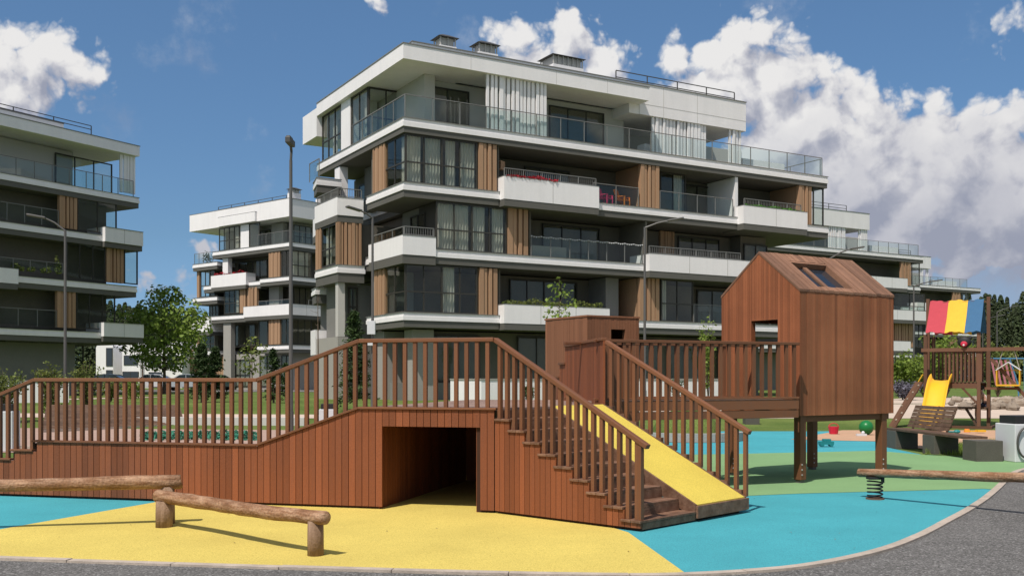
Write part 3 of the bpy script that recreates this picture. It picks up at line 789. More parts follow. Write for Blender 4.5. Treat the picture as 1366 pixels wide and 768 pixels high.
# ---------------------------------------------------------------- flat roofed hut
kN = Vector((1.27,17.1,0)); kL = Vector((0.60,18.25,0)); hd = (kL-kN).normalized(); hw = 1.33; hx = Vector((hd.y,-hd.x,0)); hlen = 1.10
hut = thing('play_hut', 'flat topped boarded wooden hut with square opening behind the platform', 'hut', (kN.x,kN.y,0), math.atan2(hx.y,hx.x))
ZH0, ZH = 0.0, 2.70
def board_wall(mb, axis, a0, a1, c0, c1, z0, z1, w=0.06):
    a = a0
    while a < a1-0.004:
        b = min(a+w, a1); j = random.uniform(-0.002,0.002)
        if axis == 'x': mb.box(a+0.002,b-0.002,c0+j,c1+j,z0,z1)
        else: mb.box(c0+j,c1+j,a+0.002,b-0.002,z0,z1)
        a = b
w1 = MB(); board_wall(w1,'x',0.032,0.50,0.0,0.03,ZH0,ZH); board_wall(w1,'x',0.80,hlen,0.0,0.03,ZH0,ZH); board_wall(w1,'x',0.50,0.80,0.0,0.03,2.50,ZH); board_wall(w1,'x',0.50,0.80,0.0,0.03,ZH0,1.95)
w1.build('front_wall', M_HUT, hut, local=True)
w2 = MB(); board_wall(w2,'y',0.0,hw,0.0,0.03,ZH0,ZH); w2.build('side_wall', M_HUT, hut, local=True)
w3 = MB(); board_wall(w3,'y',0.032,hw,hlen-0.03,hlen,ZH0,ZH); w3.build('side_wall', M_HUT, hut, local=True)
w4 = MB(); board_wall(w4,'x',0.032,hlen-0.032,hw-0.03,hw,ZH0,ZH); w4.build('back_wall', M_HUT, hut, local=True)
w5 = MB(); w5.box(-0.012,hlen+0.012,-0.012,hw+0.012,ZH+0.001,ZH+0.03); w5.build('flat_roof', M_HUT, hut, local=True)
w6 = MB(); w6.box(0.478,0.499,0.002,0.09,1.95,2.50); w6.box(0.801,0.822,0.002,0.09,1.95,2.50); w6.box(0.478,0.822,0.002,0.09,1.928,1.949); w6.build('window_frame', M_HUT, hut, local=True)

# ---------------------------------------------------------------- balance logs
def log_mesh(a, b, r0, r1, sag=0.0, n=22, bend=(0,0)):
    a, b = Vector(a), Vector(b); d = (b-a); t_ = Vector((-d.y,d.x,0)).normalized()
    pts, rs = [], []
    pts.append(a - d.normalized()*0.0); rs.append(r0*0.80)
    for i in range(n+1):
        t = i/n
        p = a+d*t + Vector((0,0,-sag*4*t*(1-t))) + Vector((0,0,random.uniform(-.003,.003))) + t_*(bend[0]*math.sin(math.pi*t)+bend[1]*math.sin(2*math.pi*t)+random.uniform(-.002,.002))
        pts.append(p + d.normalized()*(0.012 if i == 0 else (-0.012 if i == n else 0))); rs.append((r0+(r1-r0)*t)*(1+random.uniform(-0.035,0.035)))
    pts.append(b.copy()); rs.append(r1*0.82)
    mb = MB(); mb.tube(pts, rs, 14, True, 0.015); return mb
random.seed(17)
l2a, l2b = G(219,704), G(421,742)
lg = thing('balance_beam', 'low crooked log balance beam on two round log posts over yellow rubber', 'balance beam', (l2a.x,l2a.y,0), group='log balance beams')
dl = (l2b-l2a).normalized()
A, B = l2a-dl*0.14, l2b+dl*0.16
log_mesh((A.x,A.y,0.345),(B.x,B.y,0.372),0.072,0.066,0.015,24,(0.0,0.03)).build('beam', M_LOG, lg, smooth=True)
for p, r, h in ((l2a,0.092,0.30),(l2b,0.077,0.335)):
    m_ = MB(); m_.tube([(p.x,p.y,0.0),(p.x,p.y,h*0.5),(p.x,p.y,h)],[r*1.0,r*0.99,r*0.96],16,True,0.01); m_.build('post', M_LOGDARK, lg, smooth=True)
e1 = Vector((-3.76,11.50,0)); e0 = Vector((-7.6,10.5,0))
lg1 = thing('balance_beam', 'pale log balance beam running out of the left edge over blue rubber', 'balance beam', (e0.x,e0.y,0), group='log balance beams')
log_mesh((e0.x,e0.y,0.47),(e1.x,e1.y,0.482),0.052,0.082,-0.008,24,(0.0,0.012)).build('beam', M_LOG, lg1, smooth=True)
d1 = (e1-e0).normalized()
for q in (0.42, (e1-e0).length-0.15):
    p = e0+d1*q; m_ = MB(); m_.tube([(p.x,p.y,0.0),(p.x,p.y,0.2),(p.x,p.y,0.43)],[0.08,0.078,0.076],14,True,0.01); m_.build('post', M_LOGDARK, lg1, smooth=True)
s0, s1 = Vector((4.80,14.0,0.352)), Vector((7.3,10.6,0.575))
s1 = s0 + (Vector((6.16,12.15,0.462))-s0)*1.9
spg = thing('spring_beam', 'smooth log seesaw beam on a black coil spring at right edge', 'spring beam', (s0.x,s0.y,0))
log_mesh(s0, s1, 0.058, 0.066, 0.0, 24, (0.0,0.006)).build('beam', M_LOG, spg, smooth=True)
dsp = (s1-s0).normalized()
for q in (0.26, 3.6):
    p = s0+dsp*q; zt_ = p.z-0.062
    coil = MB(); pts = []
    for i in range(97):
        t = i/96; an = t*2*math.pi*4.6
        pts.append((p.x+0.098*math.cos(an), p.y+0.098*math.sin(an), 0.035+t*(zt_-0.075)))
    coil.tube(pts, 0.011, 6); coil.build('coil_spring', M_BLACK, spg, smooth=True)
    m_ = MB(); m_.tube([(p.x,p.y,0.0),(p.x,p.y,0.03)],[0.125,0.12],20); m_.build('base_plate', mat('rusty plate', (0.12,0.075,0.05), 0.8, var=0.3), spg)
    m_ = MB(); m_.bar((p.x-0.0,p.y-0.0,zt_-0.02),(p.x,p.y,zt_+0.012),0.20,0.14); m_.obar((p.x+0.08,p.y-0.07),zt_-0.06,zt_+0.06,0.03,0.05); m_.build('clamp', M_BLACK, spg)
# ================================================================== APARTMENT BUILDINGS
class Fac:
    """One facade of a building: a runs along it, d goes inwards, z up. All in the building's local frame."""
    def __init__(s, root, mode, ox, oy, rz, u0=0.0, v0=0.0):
        s.root, s.mode, s.u0, s.v0 = root, mode, u0, v0
        s.O = Vector((ox, oy)); s.c, s.sn = math.cos(rz), math.sin(rz)
    def p(s, a, d, z):
        return (s.u0+a, s.v0+d, z) if s.mode == 'R' else (s.u0+d, s.v0+a, z)
    def box(s, mb, a0, a1, d0, d1, z0, z1):
        p, q = s.p(a0,d0,z0), s.p(a1,d1,z1); mb.box(p[0],q[0],p[1],q[1],p[2],q[2])
    def a(s, px, d=0.0):          # where a sight line at photo column px meets the plane at depth d
        ex = (s.c, s.sn) if s.mode == 'R' else (-s.sn, s.c)
        nx = (-s.sn, s.c) if s.mode == 'R' else (s.c, s.sn)
        ox = s.O.x + s.c*s.u0 - s.sn*s.v0; oy = s.O.y + s.sn*s.u0 + s.c*s.v0
        k = (px-CX)/FP
        return (k*(oy+nx[1]*d)-ox-nx[0]*d)/(ex[0]-k*ex[1])
    def Y(s, a, d=0.0):
        p = s.p(a, d, 0); return s.O.y + s.sn*p[0] + s.c*p[1]
    def z(s, py, a, d=0.0): return HC + (HY-py)/FP*s.Y(a, d)

def wavy(fac, a0, a1, d, z0, z1, amp=0.035, per=0.17):
    mb = MB(); n = max(6, int((a1-a0)/per*6)); vs = []
    for i in range(n+1):
        a = a0+(a1-a0)*i/n; dd = d+amp*math.sin(i/6*2*math.pi)+random.uniform(-.006,.006)
        vs += [fac.p(a,dd,z0), fac.p(a,dd,z1)]
    mb.add(vs, [(2*i,2*i+2,2*i+3,2*i+1) for i in range(n)]); return mb
def window(fac, a0, a1, z0, z1, d=0.16, cols=4, split=0.43, curtains=(), fw=0.075, glassm=None):
    a0, a1 = min(a0,a1), max(a0,a1)
    mb = MB(); b = fac.box
    b(mb,a0,a1,d,d+0.09,z0,z0+fw); b(mb,a0,a1,d,d+0.09,z1-fw,z1)
    for i in range(cols+1):
        a = a0+(a1-a0)*i/cols; w = fw if i in (0,cols) else (fw*1.1 if (cols == 4 and i == 2) else fw*0.7)
        lo, hi = max(a0,a-w/2), min(a1,a+w/2)
        if i == 0: lo, hi = a0, a0+w
        if i == cols: lo, hi = a1-w, a1
        b(mb,lo,hi,d+0.003,d+0.087,z0+fw,z1-fw)
    if split:
        zs = z0+(z1-z0)*split; b(mb,a0+fw,a1-fw,d+0.006,d+0.084,zs-fw*0.45,zs+fw*0.45)
    w = mb.build('window', M_FRAME, fac.root, local=True)
    g = MB(); b(g,a0+fw*0.5,a1-fw*0.5,d+0.035,d+0.05,z0+fw*0.5,z1-fw*0.5); g.build('pane', glassm or M_GLASS, w, local=True)
    for c0, c1 in curtains:
        wavy(fac, a0+(a1-a0)*c0+0.04, a0+(a1-a0)*c1-0.04, d+0.22, z0+0.06, z1-0.05).build('curtain', M_CURTAIN, w, local=True)
    return w
def fins(fac, a0, a1, z0, z1, d=0.09, n=None, deep=0.16):
    a0, a1 = min(a0,a1), max(a0,a1)
    mb = MB(); fac.box(mb,a0,a1,d+deep,d+deep+0.1,z0,z1)
    n = n or max(3, int((a1-a0)/0.26)); st = (a1-a0)/n
    ws = [0.88,0.62,0.62,0.84]
    for i in range(n):
        a = a0+st*i; w = st*ws[i % 4]
        fac.box(mb,a,a+w,d+(0.0 if i % 2 == 0 else 0.04),d+deep-0.002,z0+0.002,z1-0.002)
    mb.build('timber_panel', M_FIN, fac.root, local=True)
def flatwood(fac, a0, a1, z0, z1, d=0.1):
    mb = MB(); n = max(2, int(abs(a1-a0)/0.18)); st = (a1-a0)/n
    for i in range(n): fac.box(mb,a0+st*i+0.022*(1 if st > 0 else -1),a0+st*(i+1),d+(0.03 if i % 3 == 1 else 0),d+0.12,z0,z1)
    fac.box(mb,min(a0,a1)+0.01,max(a0,a1)-0.01,d+0.121,d+0.16,z0,z1)
    mb.build('timber_panel', M_FIN, fac.root, local=True)
def wall(fac, a0, a1, z0, z1, d0, d1, m, name='wall'):
    mb = MB(); fac.box(mb,a0,a1,d0,d1,z0,z1); return mb.build(name, m, fac.root, local=True)
def railing(fac, a0, a1, z0, h=1.05, d=0.12, kind='glass', step=1.25):
    a0, a1 = min(a0,a1), max(a0,a1)
    mb = MB(); n = max(1, int((a1-a0)/step+0.5)); st = (a1-a0)/n
    for i in range(n+1): fac.box(mb,a0+st*i-0.02,a0+st*i+0.02,d,d+0.04,z0,z0+h)
    fac.box(mb,a0,a1,d-0.005,d+0.045,z0+h+0.001,z0+h+0.04)
    if kind == 'bars':
        k = a0+0.12
        while k < a1: fac.box(mb,k-0.008,k+0.008,d+0.01,d+0.03,z0+0.08,z0+h-0.001); k += 0.13
        fac.box(mb,a0,a1,d+0.008,d+0.032,z0+0.05,z0+0.079)
    r = mb.build('balcony_railing', M_RAILPOST, fac.root, local=True)
    if kind == 'glass':
        g = MB(); fac.box(g,a0+0.03,a1-0.03,d+0.012,d+0.024,z0+0.06,z0+h-0.04); g.build('glass_panel', M_RGLASS, r, local=True)
    return r
def parapet(root, poly, z0, z1, zd=None):
    mb = MB(); mb.prism(poly, z0, z1); pp = mb.build('balcony_parapet', M_WHITE, root, local=True)
    a_, b_ = Vector((*poly[0],0)), Vector((*poly[1],0)); L_ = (b_-a_).length
    if L_ > 2.2:
        jm = MB(); nj = max(2, int(L_/2.6+0.5)); t_ = (b_-a_).normalized(); o_ = Vector((t_.y,-t_.x,0))*0.002
        for i in range(1, nj):
            q = a_.lerp(b_, i/nj)+o_; jm.bar((q.x,q.y,z0+0.01),(q.x,q.y,z1-0.01),0.022,0.006,(t_.y,-t_.x,0))
        jm.build('panel_joints', M_GREYWALL, pp, local=True)
    lip = MB(); cx = sum(p[0] for p in poly)/len(poly); cy = sum(p[1] for p in poly)/len(poly)
    lip.prism([(cx+(p[0]-cx)*1.004, cy+(p[1]-cy)*1.01) for p in poly], z1+0.001, z1+0.03); lip.build('parapet_coping', M_RAILPOST, root, local=True)
    if zd is not None:
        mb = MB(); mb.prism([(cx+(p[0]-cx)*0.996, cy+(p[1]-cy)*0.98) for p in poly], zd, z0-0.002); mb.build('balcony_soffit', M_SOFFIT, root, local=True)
def slab(root, poly, zt, hw=0.38, hd=0.34, step=True):
    cx = sum(p[0] for p in poly)/len(poly); cy = sum(p[1] for p in poly)/len(poly)
    def inset(k):
        out = []
        n = len(poly)
        for i in range(n):
            a, b, c = Vector(poly[i-1]), Vector(poly[i]), Vector(poly[(i+1) % n])
            e1, e2 = (b-a).normalized(), (c-b).normalized()
            ar = sum(poly[j][0]*poly[(j+1)%n][1]-poly[(j+1)%n][0]*poly[j][1] for j in range(n))
            sg = 1 if ar > 0 else -1
            n1, n2 = Vector((-e1.y,e1.x))*sg, Vector((-e2.y,e2.x))*sg
            q = b + (n1+n2)*k if abs(e1.dot(e2)) < 0.9 else b + n1*k
            out.append(tuple(q))
        return out
    mb = MB(); mb.prism(inset(0.03), zt-hw*0.45, zt); mb.prism(poly, zt-hw, zt-hw*0.45-0.001)
    mb.build('floor_slab', M_WHITE, root, local=True)
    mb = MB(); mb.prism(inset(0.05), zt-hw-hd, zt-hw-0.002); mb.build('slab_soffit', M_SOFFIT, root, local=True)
    mb = MB(); mb.prism(inset(-0.012), zt+0.001, zt+0.03); mb.build('drip_edge', M_RAILPOST, root, local=True)
def slats(fac, a0, a1, z0, z1, d, m=None):
    mb = MB(); n = int(abs(a1-a0)/0.25); st = (a1-a0)/n
    random.seed(n)
    for i in range(n):
        w = random.choice((0.15,0.18,0.22)); a = a0+st*i+random.uniform(0,0.03)
        dd = random.choice((0,0.06))
        fac.box(mb,a,a+w,d+dd,d+dd+0.10,z0,z1)
    mb.build('vertical_slats', m or M_WHITE, fac.root, local=True)
def roof_rail(fac, a0, a1, z0, d, h=0.9):
    mb = MB(); n = max(2, int(abs(a1-a0)/2.2)); st = (a1-a0)/n
    for i in range(n+1): fac.box(mb,a0+st*i-0.025,a0+st*i+0.025,d,d+0.05,z0,z0+h)
    for zz in (h, h*0.55): fac.box(mb,min(a0,a1),max(a0,a1),d+0.001,d+0.049,z0+zz,z0+zz+0.045)
    mb.build('roof_railing', M_DMETAL, fac.root, local=True)
def vent(root, u, v, z, w, l, h):
    mb = MB(); mb.box(u,u+l,v,v+w,z,z+h*0.55); b = mb.build('roof_vent', M_WHITE, root, local=True)
    mb = MB()
    for i in range(int(l/0.35)+1):
        x = u+0.03+(l-0.12)*i/int(l/0.35); mb.box(x,x+0.06,v+0.03,v+0.09,z+h*0.551,z+h*0.85); mb.box(x,x+0.06,v+w-0.09,v+w-0.03,z+h*0.551,z+h*0.85)
    mb.box(u+0.12,u+l-0.12,v+0.12,v+w-0.12,z+h*0.551,z+h*0.84); mb.build('vent_grille', M_PALEWALL, b, local=True)
    mb = MB(); q = [(u-0.12,v-0.12),(u+l+0.12,v-0.12),(u+l+0.12,v+w+0.12),(u-0.12,v+w+0.12)]; m_ = [(u+0.3,v+w*0.35),(u+l-0.3,v+w*0.35),(u+l-0.3,v+w*0.65),(u+0.3,v+w*0.65)]
    mb.hexa([(x,y,z+h*0.851) for x, y in q]+[(x,y,z+h) for x, y in m_]); mb.build('vent_hood', M_DMETAL, b, local=True)

L1, L2, L3, L4 = 4.89, 8.11, 11.34, 14.57
SD = 0.74                                    # slab edge plus dark band
# ---------------------------------------------------------------- the main block
bO = Vector((-5.38, 50.0)); bR = math.atan2(0.502, 0.865)
main = thing('apartment_building', 'large five storey white and timber apartment block in the middle with glazed corner', 'apartment building', (bO.x,bO.y,0), bR, 'apartment blocks around the playground')
FR_ = Fac(main, 'R', bO.x, bO.y, bR); FLt = Fac(main, 'L', bO.x, bO.y, bR)
a = FR_.a; v = FLt.a
UE4, UE3, UE2 = a(1105), a(1107), a(1043,0.35)
VB = 12.8
# dark core behind everything
cw = MB()
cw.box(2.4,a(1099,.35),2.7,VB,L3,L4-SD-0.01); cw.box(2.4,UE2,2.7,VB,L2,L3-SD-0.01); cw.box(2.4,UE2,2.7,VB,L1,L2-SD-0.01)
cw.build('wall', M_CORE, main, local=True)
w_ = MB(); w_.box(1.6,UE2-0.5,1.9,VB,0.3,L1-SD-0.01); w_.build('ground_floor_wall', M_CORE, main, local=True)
# slabs
u667, u793, u985, u1070 = a(667), a(793), a(985), a(1070)
slab(main, [(0,0),(UE4,0),(UE4,VB),(0,VB)], L4+0.02, 0.42, 0.30)
slab(main, [(0,0),(u667,0),(u667,0.06),(UE3,0.06),(UE3,VB),(2.0,VB),(2.0,4.9),(0,4.9)], L3+0.05)
u581, u860, u1005 = a(581), a(860), a(1012)
slab(main, [(u581,0),(u860,0),(UE2+0.3,0.05),(UE2+0.3,VB),(0.1,VB),(0.1,0.05),(u581,0.05)], L2+0.05)
u807 = a(807)
slab(main, [(0,0),(u667,0),(u667,0.06),(UE2+0.3,0.06),(UE2+0.3,VB),(1.0,VB),(1.0,4.9),(0,4.9)], L1+0.05)
# projecting white balcony boxes
parapet(main, [(u667,-0.45),(u793,-0.45),(u793,1.4),(u667,1.4)], L3-0.36, L3+0.82, L3-0.72)
parapet(main, [(u985,-0.45),(u1070,-0.45),(u1070,1.4),(u985,1.4)], L3-0.36, L3+0.72, L3-0.72)
parapet(main, [(-0.06,-0.06),(u581,-0.06),(u581,0.7),(0.7,0.7),(0.7,4.4),(-0.06,4.4)], L2-0.31, L2+0.64, L2-0.75)
parapet(main, [(u860,-0.45),(u1005,-0.45),(u1005,1.4),(u860,1.4)], L2-0.36, L2+0.62, L2-0.72)
parapet(main, [(u667,-0.45),(u807,-0.45),(u807,1.4),(u667,1.4)], L1-0.36, L1+0.62, L1-0.70)
# ---- third upper storey, right face
zc = L4-0.72
def lw(f, px0, px1, z0, z1, d=0.16, **k): return window(f, f.a(px0,d), f.a(px1,d), z0, z1, d, **k)
lw(FR_,541,637,L3+0.07,zc,cols=4,curtains=((0.0,0.24),(0.28,0.5),(0.56,0.72),(0.76,1.0)))
window(FLt, 0.17, v(513,.16), L3+0.07, zc, 0.16, cols=2, curtains=((0.1,0.35),))
flatwood(FLt, v(513,.1), v(497,.1), L3+0.07, zc)
fins(FR_, a(639,.1), a(664,.1), L3+0.07, zc)
wall(FR_, a(665,.3), a(667,.3), L3+0.05, zc, 0.4, 2.7, M_CORE, 'partition_wall')
railing(FR_, u667+0.1, u793-0.1, L3+0.83, 0.42, -0.3, 'bars'); railing(FR_, u793, a(852,.1), L3+0.06, 1.05, 0.12)
window(FR_, a(700,2.6), a(760,2.6), L3+0.1, zc-0.3, 2.58, cols=3, split=0, curtains=((0.05,0.3),(0.7,0.95)))
wall(FR_, a(853,.4), a(853,.4)+0.12, L3+0.05, zc, 0.47, 2.7, M_FIN, 'partition_wall')
fins(FR_, a(855,.1), a(880,.1), L3+0.07, zc)
window(FR_, a(881,1.2), a(915,1.2), L3+0.07, zc, 1.2, cols=2, split=0, curtains=((0.55,0.95),)); window(FR_, a(915,2.6), a(960,2.6), L3+0.1, zc-0.2, 2.58, cols=3, split=0)
railing(FR_, a(881,.1), a(978,.1), L3+0.06, 1.05, 0.12)
wall(FR_, a(983), a(983)+0.22, L3+0.06, zc, 0.15, 2.7, M_WHITE, 'partition_wall')
railing(FR_, u985+0.2, a(1064), L3+0.73, 0.42, -0.3, 'bars')
wall(FR_, a(1064,.4)-0.12, a(1064,.4), L3+0.05, zc, 0.35, 2.7, M_FIN, 'partition_wall')
fins(FR_, a(1066,.1), a(1084,.1), L3+0.07, zc); lw(FR_,1085,1099,L3+0.07,zc,cols=1,split=0)
# left face of that storey: dark recess with a small window
wall(FLt, v(497,.3), v(497,.3)+0.15, L3+0.05, zc, 0.3, 2.4, M_CORE, 'partition_wall')
window(FLt, v(492,2.3), v(478,2.3), L3+0.9, zc-0.5, 2.3, cols=1, split=0)
# ---- second upper storey
zc = L3-0.72
lw(FR_,582,676,L2+0.07,zc,cols=4,curtains=((0.02,0.48),(0.52,0.72),(0.80,0.98)))
wall(FR_, a(581,.4), a(581,.4)+0.1, L2+0.06, zc, 0.45, 2.4, M_FRAME, 'partition_wall')
wall(FLt, 1.0, 4.6, L2+0.06, zc, 2.0, 2.39, M_DGREYWALL); window(FLt, 1.6, 3.4, L2+0.3, zc-0.35, 1.9, cols=2)
window(FR_, 2.6, a(578,2.2), L2+0.1, zc-0.2, 2.2, cols=2, split=0)
railing(FR_, 0.1, u581-0.05, L2+0.66, 0.42, 0.08, 'bars'); railing(FLt, 0.2, 4.3, L2+0.66, 0.42, 0.08)
fins(FR_, a(678,.1), a(706,.1), L2+0.07, zc)
wall(FR_, a(707,.4), a(707,.4)+0.1, L2+0.06, zc, 0.47, 2.7, M_CORE, 'partition_wall')
railing(FR_, a(709,.1), a(857,.1), L2+0.06, 1.05, 0.12, step=1.2)
window(FR_, a(724,2.6), a(800,2.6), L2+0.1, zc-0.2, 2.58, cols=3, split=0, curtains=((0.36,0.62),)); wall(FR_, a(711,.6), a(757,.6), L2+0.06, L2+0.75, 0.7, 0.85, M_GREYWALL, 'low_screen')
wall(FR_, a(858,.4), a(858,.4)+0.12, L2+0.06, zc, 0.2, 2.7, M_CORE, 'partition_wall')
window(FR_, a(905,2.6), a(960,2.6), L2+0.1, zc-0.2, 2.58, cols=3, split=0, curtains=((0.4,0.6),))
flatwood(FR_, a(880,2.6), a(899,2.6), L2+0.06, zc, 2.55); railing(FR_, u860+0.1, a(988,-.3), L2+0.63, 0.42, -0.3, 'bars')
window(FR_, a(993,1.6), a(1024,1.6), L2+0.5, zc-0.5, 1.6, cols=2, split=0, curtains=((0,0.48),(0.52,0.9)))
wall(FR_, a(990,1.6), UE2, L2+0.06, zc, 1.75, 2.69, M_CORE)
# ---- first upper storey
zc = L2-0.72
lw(FR_,541,637,L1+0.07,zc,cols=4,curtains=((0.52,0.7),)); window(FLt, 0.17, v(513,.16), L1+0.07, zc, 0.16, cols=2)
flatwood(FLt, v(513,.1), v(499,.1), L1+0.07, zc); fins(FR_, a(640,.1), a(665,.1), L1+0.07, zc)
wall(FR_, a(666,.4), a(666,.4)+0.1, L1+0.06, zc, 0.47, 2.7, M_CORE, 'partition_wall')
window(FR_, a(680,2.6), a(770,2.6), L1+0.1, zc-0.2, 2.58, cols=4, split=0, curtains=((0.02,0.22),(0.8,0.97)))
wall(FR_, a(808,1.0), a(825,1.0), L1+0.06, zc, 1.0, 2.69, M_DGREYWALL)
wall(FR_, a(850,.4), a(850,.4)+0.12, L1+0.06, zc, 0.47, 2.7, M_FIN, 'partition_wall')
fins(FR_, a(854,.1), a(880,.1), L1+0.07, zc); lw(FR_,882,925,L1+0.07,zc,cols=2,curtains=((0.05,0.25),))
railing(FR_, a(926,.1), UE2, L1+0.06, 1.05, 0.12); window(FR_, a(930,2.6), a(990,2.6), L1+0.1, zc-0.2, 2.58, cols=3, split=0)
wall(FLt, 4.0, 4.9, L1+0.06, zc, 0.45, 2.39, M_PALEWALL)
# ---- ground floor: pale piers, dark glass
wall(FLt, 3.6, 5.2, 0.3, L1-SD, 0.5, 3.0, M_GREYWALL, 'pier')
wall(FR_, 0.9, 2.1, 0.3, L1-SD, 0.9, 1.89, M_GREYWALL, 'pier')
window(FR_, a(552,1.8), a(640,1.8), 1.5, L1-SD-0.2, 1.75, cols=3, split=0); wall(FR_, a(523,1.6), a(640,1.6), 0.3, 1.45, 1.55, 1.88, M_DGREYWALL, 'plinth')
window(FR_, a(690,1.8), a(880,1.8), 0.8, L1-SD-0.2, 1.75, cols=8, split=0); window(FR_, a(890,1.8), a(1000,1.8), 0.8, L1-SD-0.2, 1.75, cols=5, split=0)
window(FLt, 2.4, 3.3, 1.4, 3.7, 1.4, cols=1, split=0)
# ---- penthouse
vw = 2.6; zr = 17.5
pw_ = MB(); pw_.box(2.0, a(832,vw), vw, VB-0.3, L4+0.05, zr-0.01); pw_.box(a(832,vw), a(992,5.0), 5.2, VB-0.3, L4+0.05, 16.94)
pw_.build('wall', M_PALEWALL, main, local=True)
for p0, p1, n in ((567,626,2),(733,806,3)): window(FR_, a(p0,vw-.1), a(p1,vw-.1), L4+0.08, zr-0.35, vw-0.12, cols=n, split=0, glassm=M_GLASS); 
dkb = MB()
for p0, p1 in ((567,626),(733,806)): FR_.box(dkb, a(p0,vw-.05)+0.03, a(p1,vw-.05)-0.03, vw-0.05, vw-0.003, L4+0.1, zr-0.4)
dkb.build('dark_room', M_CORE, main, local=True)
slats(FR_, a(649,.2), a(731,.2), L4+0.06, zr-0.01, 0.19)
slats(FR_, a(870,1.0), a(944,1.0), L4+0.06, 16.94, 0.97); slats(FR_, a(973,1.0), a(991,1.0), L4+0.06, 16.94, 0.97)
wall(FR_, a(992,1.5), a(1048,1.5), L4+0.05, L4+0.9, 1.6, 1.85, M_WHITE, 'planter_wall'); wall(FR_, a(864,1.6), a(874,1.6), L4+0.05, L4+1.0, 1.9, 2.6, M_WHITE, 'planter_wall')
railing(FR_, 0.12, a(1096,.1), L4+0.05, 1.12, 0.05, step=1.5); railing(FLt, 0.12, v(470,.1), L4+0.05, 1.12, 0.12, step=1.3)
rr_ = MB(); rr_.box(a(1096,.1)-0.02,a(1096,.1)+0.02,0.18,7.0,L4+1.12,L4+1.17); 
for q in range(6): rr_.box(a(1096,.1)-0.02,a(1096,.1)+0.02,0.2+1.3*q,0.24+1.3*q,L4+0.05,L4+1.12)
rr_.build('balcony_railing', M_RAILPOST, main, local=True)
# left side of the penthouse: glazed bays and a white pier
window(FLt, v(490,.3), v(468,.3), L4+0.08, zr-0.02, 0.3, cols=2, curtains=((0.05,0.4),)); 
window(FR_, 0.34, 2.4, L4+0.08, zr-0.03, v(490,.3)-0.1, cols=2)
wall(FLt, v(467,.25), v(455,.25), L4+0.05, zr-0.005, 0.25, 1.9, M_WHITE, 'pier')
window(FLt, v(455,.3), VB-0.1, L4+0.08, zr-0.02, 0.3, cols=3, curtains=((0.35,0.6),))
wall(FR_, 2.0, 2.6, L4+0.06, zr-0.006, 1.8, 2.59, M_PALEWALL)
window(FR_, 1.98, 1.995, L4+0.1, zr-0.2, 2.0, cols=1, split=0) if False else None
# roof
rf = MB(); uo = a(866)
rf.prism([(0,0),(uo,0),(uo,2.4),(4.2,2.4),(4.2,VB),(0,VB)], zr, 18.24); rf.build('roof_overhang', M_WHITE, main, local=True)
lp = MB(); lp.prism([(-0.03,-0.03),(uo+0.03,-0.03),(uo+0.03,2.4),(4.2,2.4),(4.2,VB),(-0.03,VB)], 18.241, 18.29); lp.build('roof_coping', M_RAILPOST, main, local=True)
ur = MB(); ur.box(0.9, a(995,.9), 0.9, VB-0.4, 18.291, 18.72); ub_ = a(840,.9); ur.box(uo+0.005, a(995,.9), 0.9, VB-0.4, 16.95, 18.29); ur.box(ub_, uo, 0.95, VB-0.4, 16.95, zr-0.003)
ur.build('roof_parapet', M_WHITE, main, local=True)
lp = MB(); lp.box(0.86, a(995,.9)+0.04, 0.86, VB-0.4, 18.721, 18.77); lp.build('roof_coping', M_RAILPOST, main, local=True)
jl = MB()
for zz in (17.55,): FR_.box(jl, uo+0.02, a(995,.9)-0.01, 0.893, 0.899, zz, zz+0.025)
for pxj in (885,930): FR_.box(jl, a(pxj,.9), a(pxj,.9)+0.025, 0.893, 0.899, 16.97, 18.7)
for pxj in (628,742,810): FR_.box(jl, a(pxj), a(pxj)+0.02, -0.005, -0.001, zr+0.01, 18.23)
jl.build('panel_joints', M_PALEWALL, main, local=True)
bb = MB(); bb.box(0.0,6.0,VB+0.01,15.4,16.3,18.0); bb.build('rear_roof_box', M_WHITE, main, local=True)
roof_rail(FR_, a(822,2.0), a(980,2.0), 18.76, 2.0, 0.85)
vent(main, a(587,3), 3.0, 18.76, 0.9, 1.0, 1.55); vent(main, a(639,3), 3.0, 18.76, 0.9, 1.2, 1.6); vent(main, a(738,3), 3.0, 18.76, 1.5, 2.1, 1.75)
# rear bay on the left with half-storey offset floors
def lbx(name, m, *b):
    mb = MB(); mb.box(*b); return mb.build(name, m, main, local=True)
B0, B1 = 5.0, 8.6; ul = -1.58
FB = Fac(main, 'L', bO.x, bO.y, bR, u0=ul, v0=B0); FF = Fac(main, 'R', bO.x, bO.y, bR, u0=ul, v0=B0)
parapet(main, [(ul,B0),(-0.1,B0),(-0.1,B1),(ul,B1)], 10.33, 11.27, 9.98)
lbx('column', M_WHITE, 0.1, 0.6, 9.15, 9.95, 9.5, L4-SD-0.01)
railing(FF, 0.1, 1.4, 11.3, 0.45, 0.08, 'bars'); railing(FB, 0.1, 3.4, 11.3, 0.45, 0.08, 'bars')
lbx('wall', M_DGREYWALL, 1.6, 2.39, B0+0.1, 9.1, 11.3, L4-SD-0.02)
lbx('wall', M_CORE, ul+0.35, 2.3, B0+0.35, B1, 7.7, 9.97)
window(FB, 0.35, 2.6, 7.75, 9.95, 0.05, cols=2, curtains=((0.5,0.95),)); fins(FF, 0.02, 1.45, 7.72, 9.97, 0.03, n=7); flatwood(FB, 0.02, 0.36, 7.72, 9.97, 0.02)
flatwood(FB, 2.65, 3.6, 7.72, 9.97, 0.02)
slab(main, [(ul,B0-0.02),(0.0,B0-0.02),(0.0,B1),(ul,B1)], 7.68, 0.40, 0.5)
lbx('column', M_PALEWALL, ul+0.12, ul+0.5, B0+0.2, B0+0.6, 3.9, 6.77)
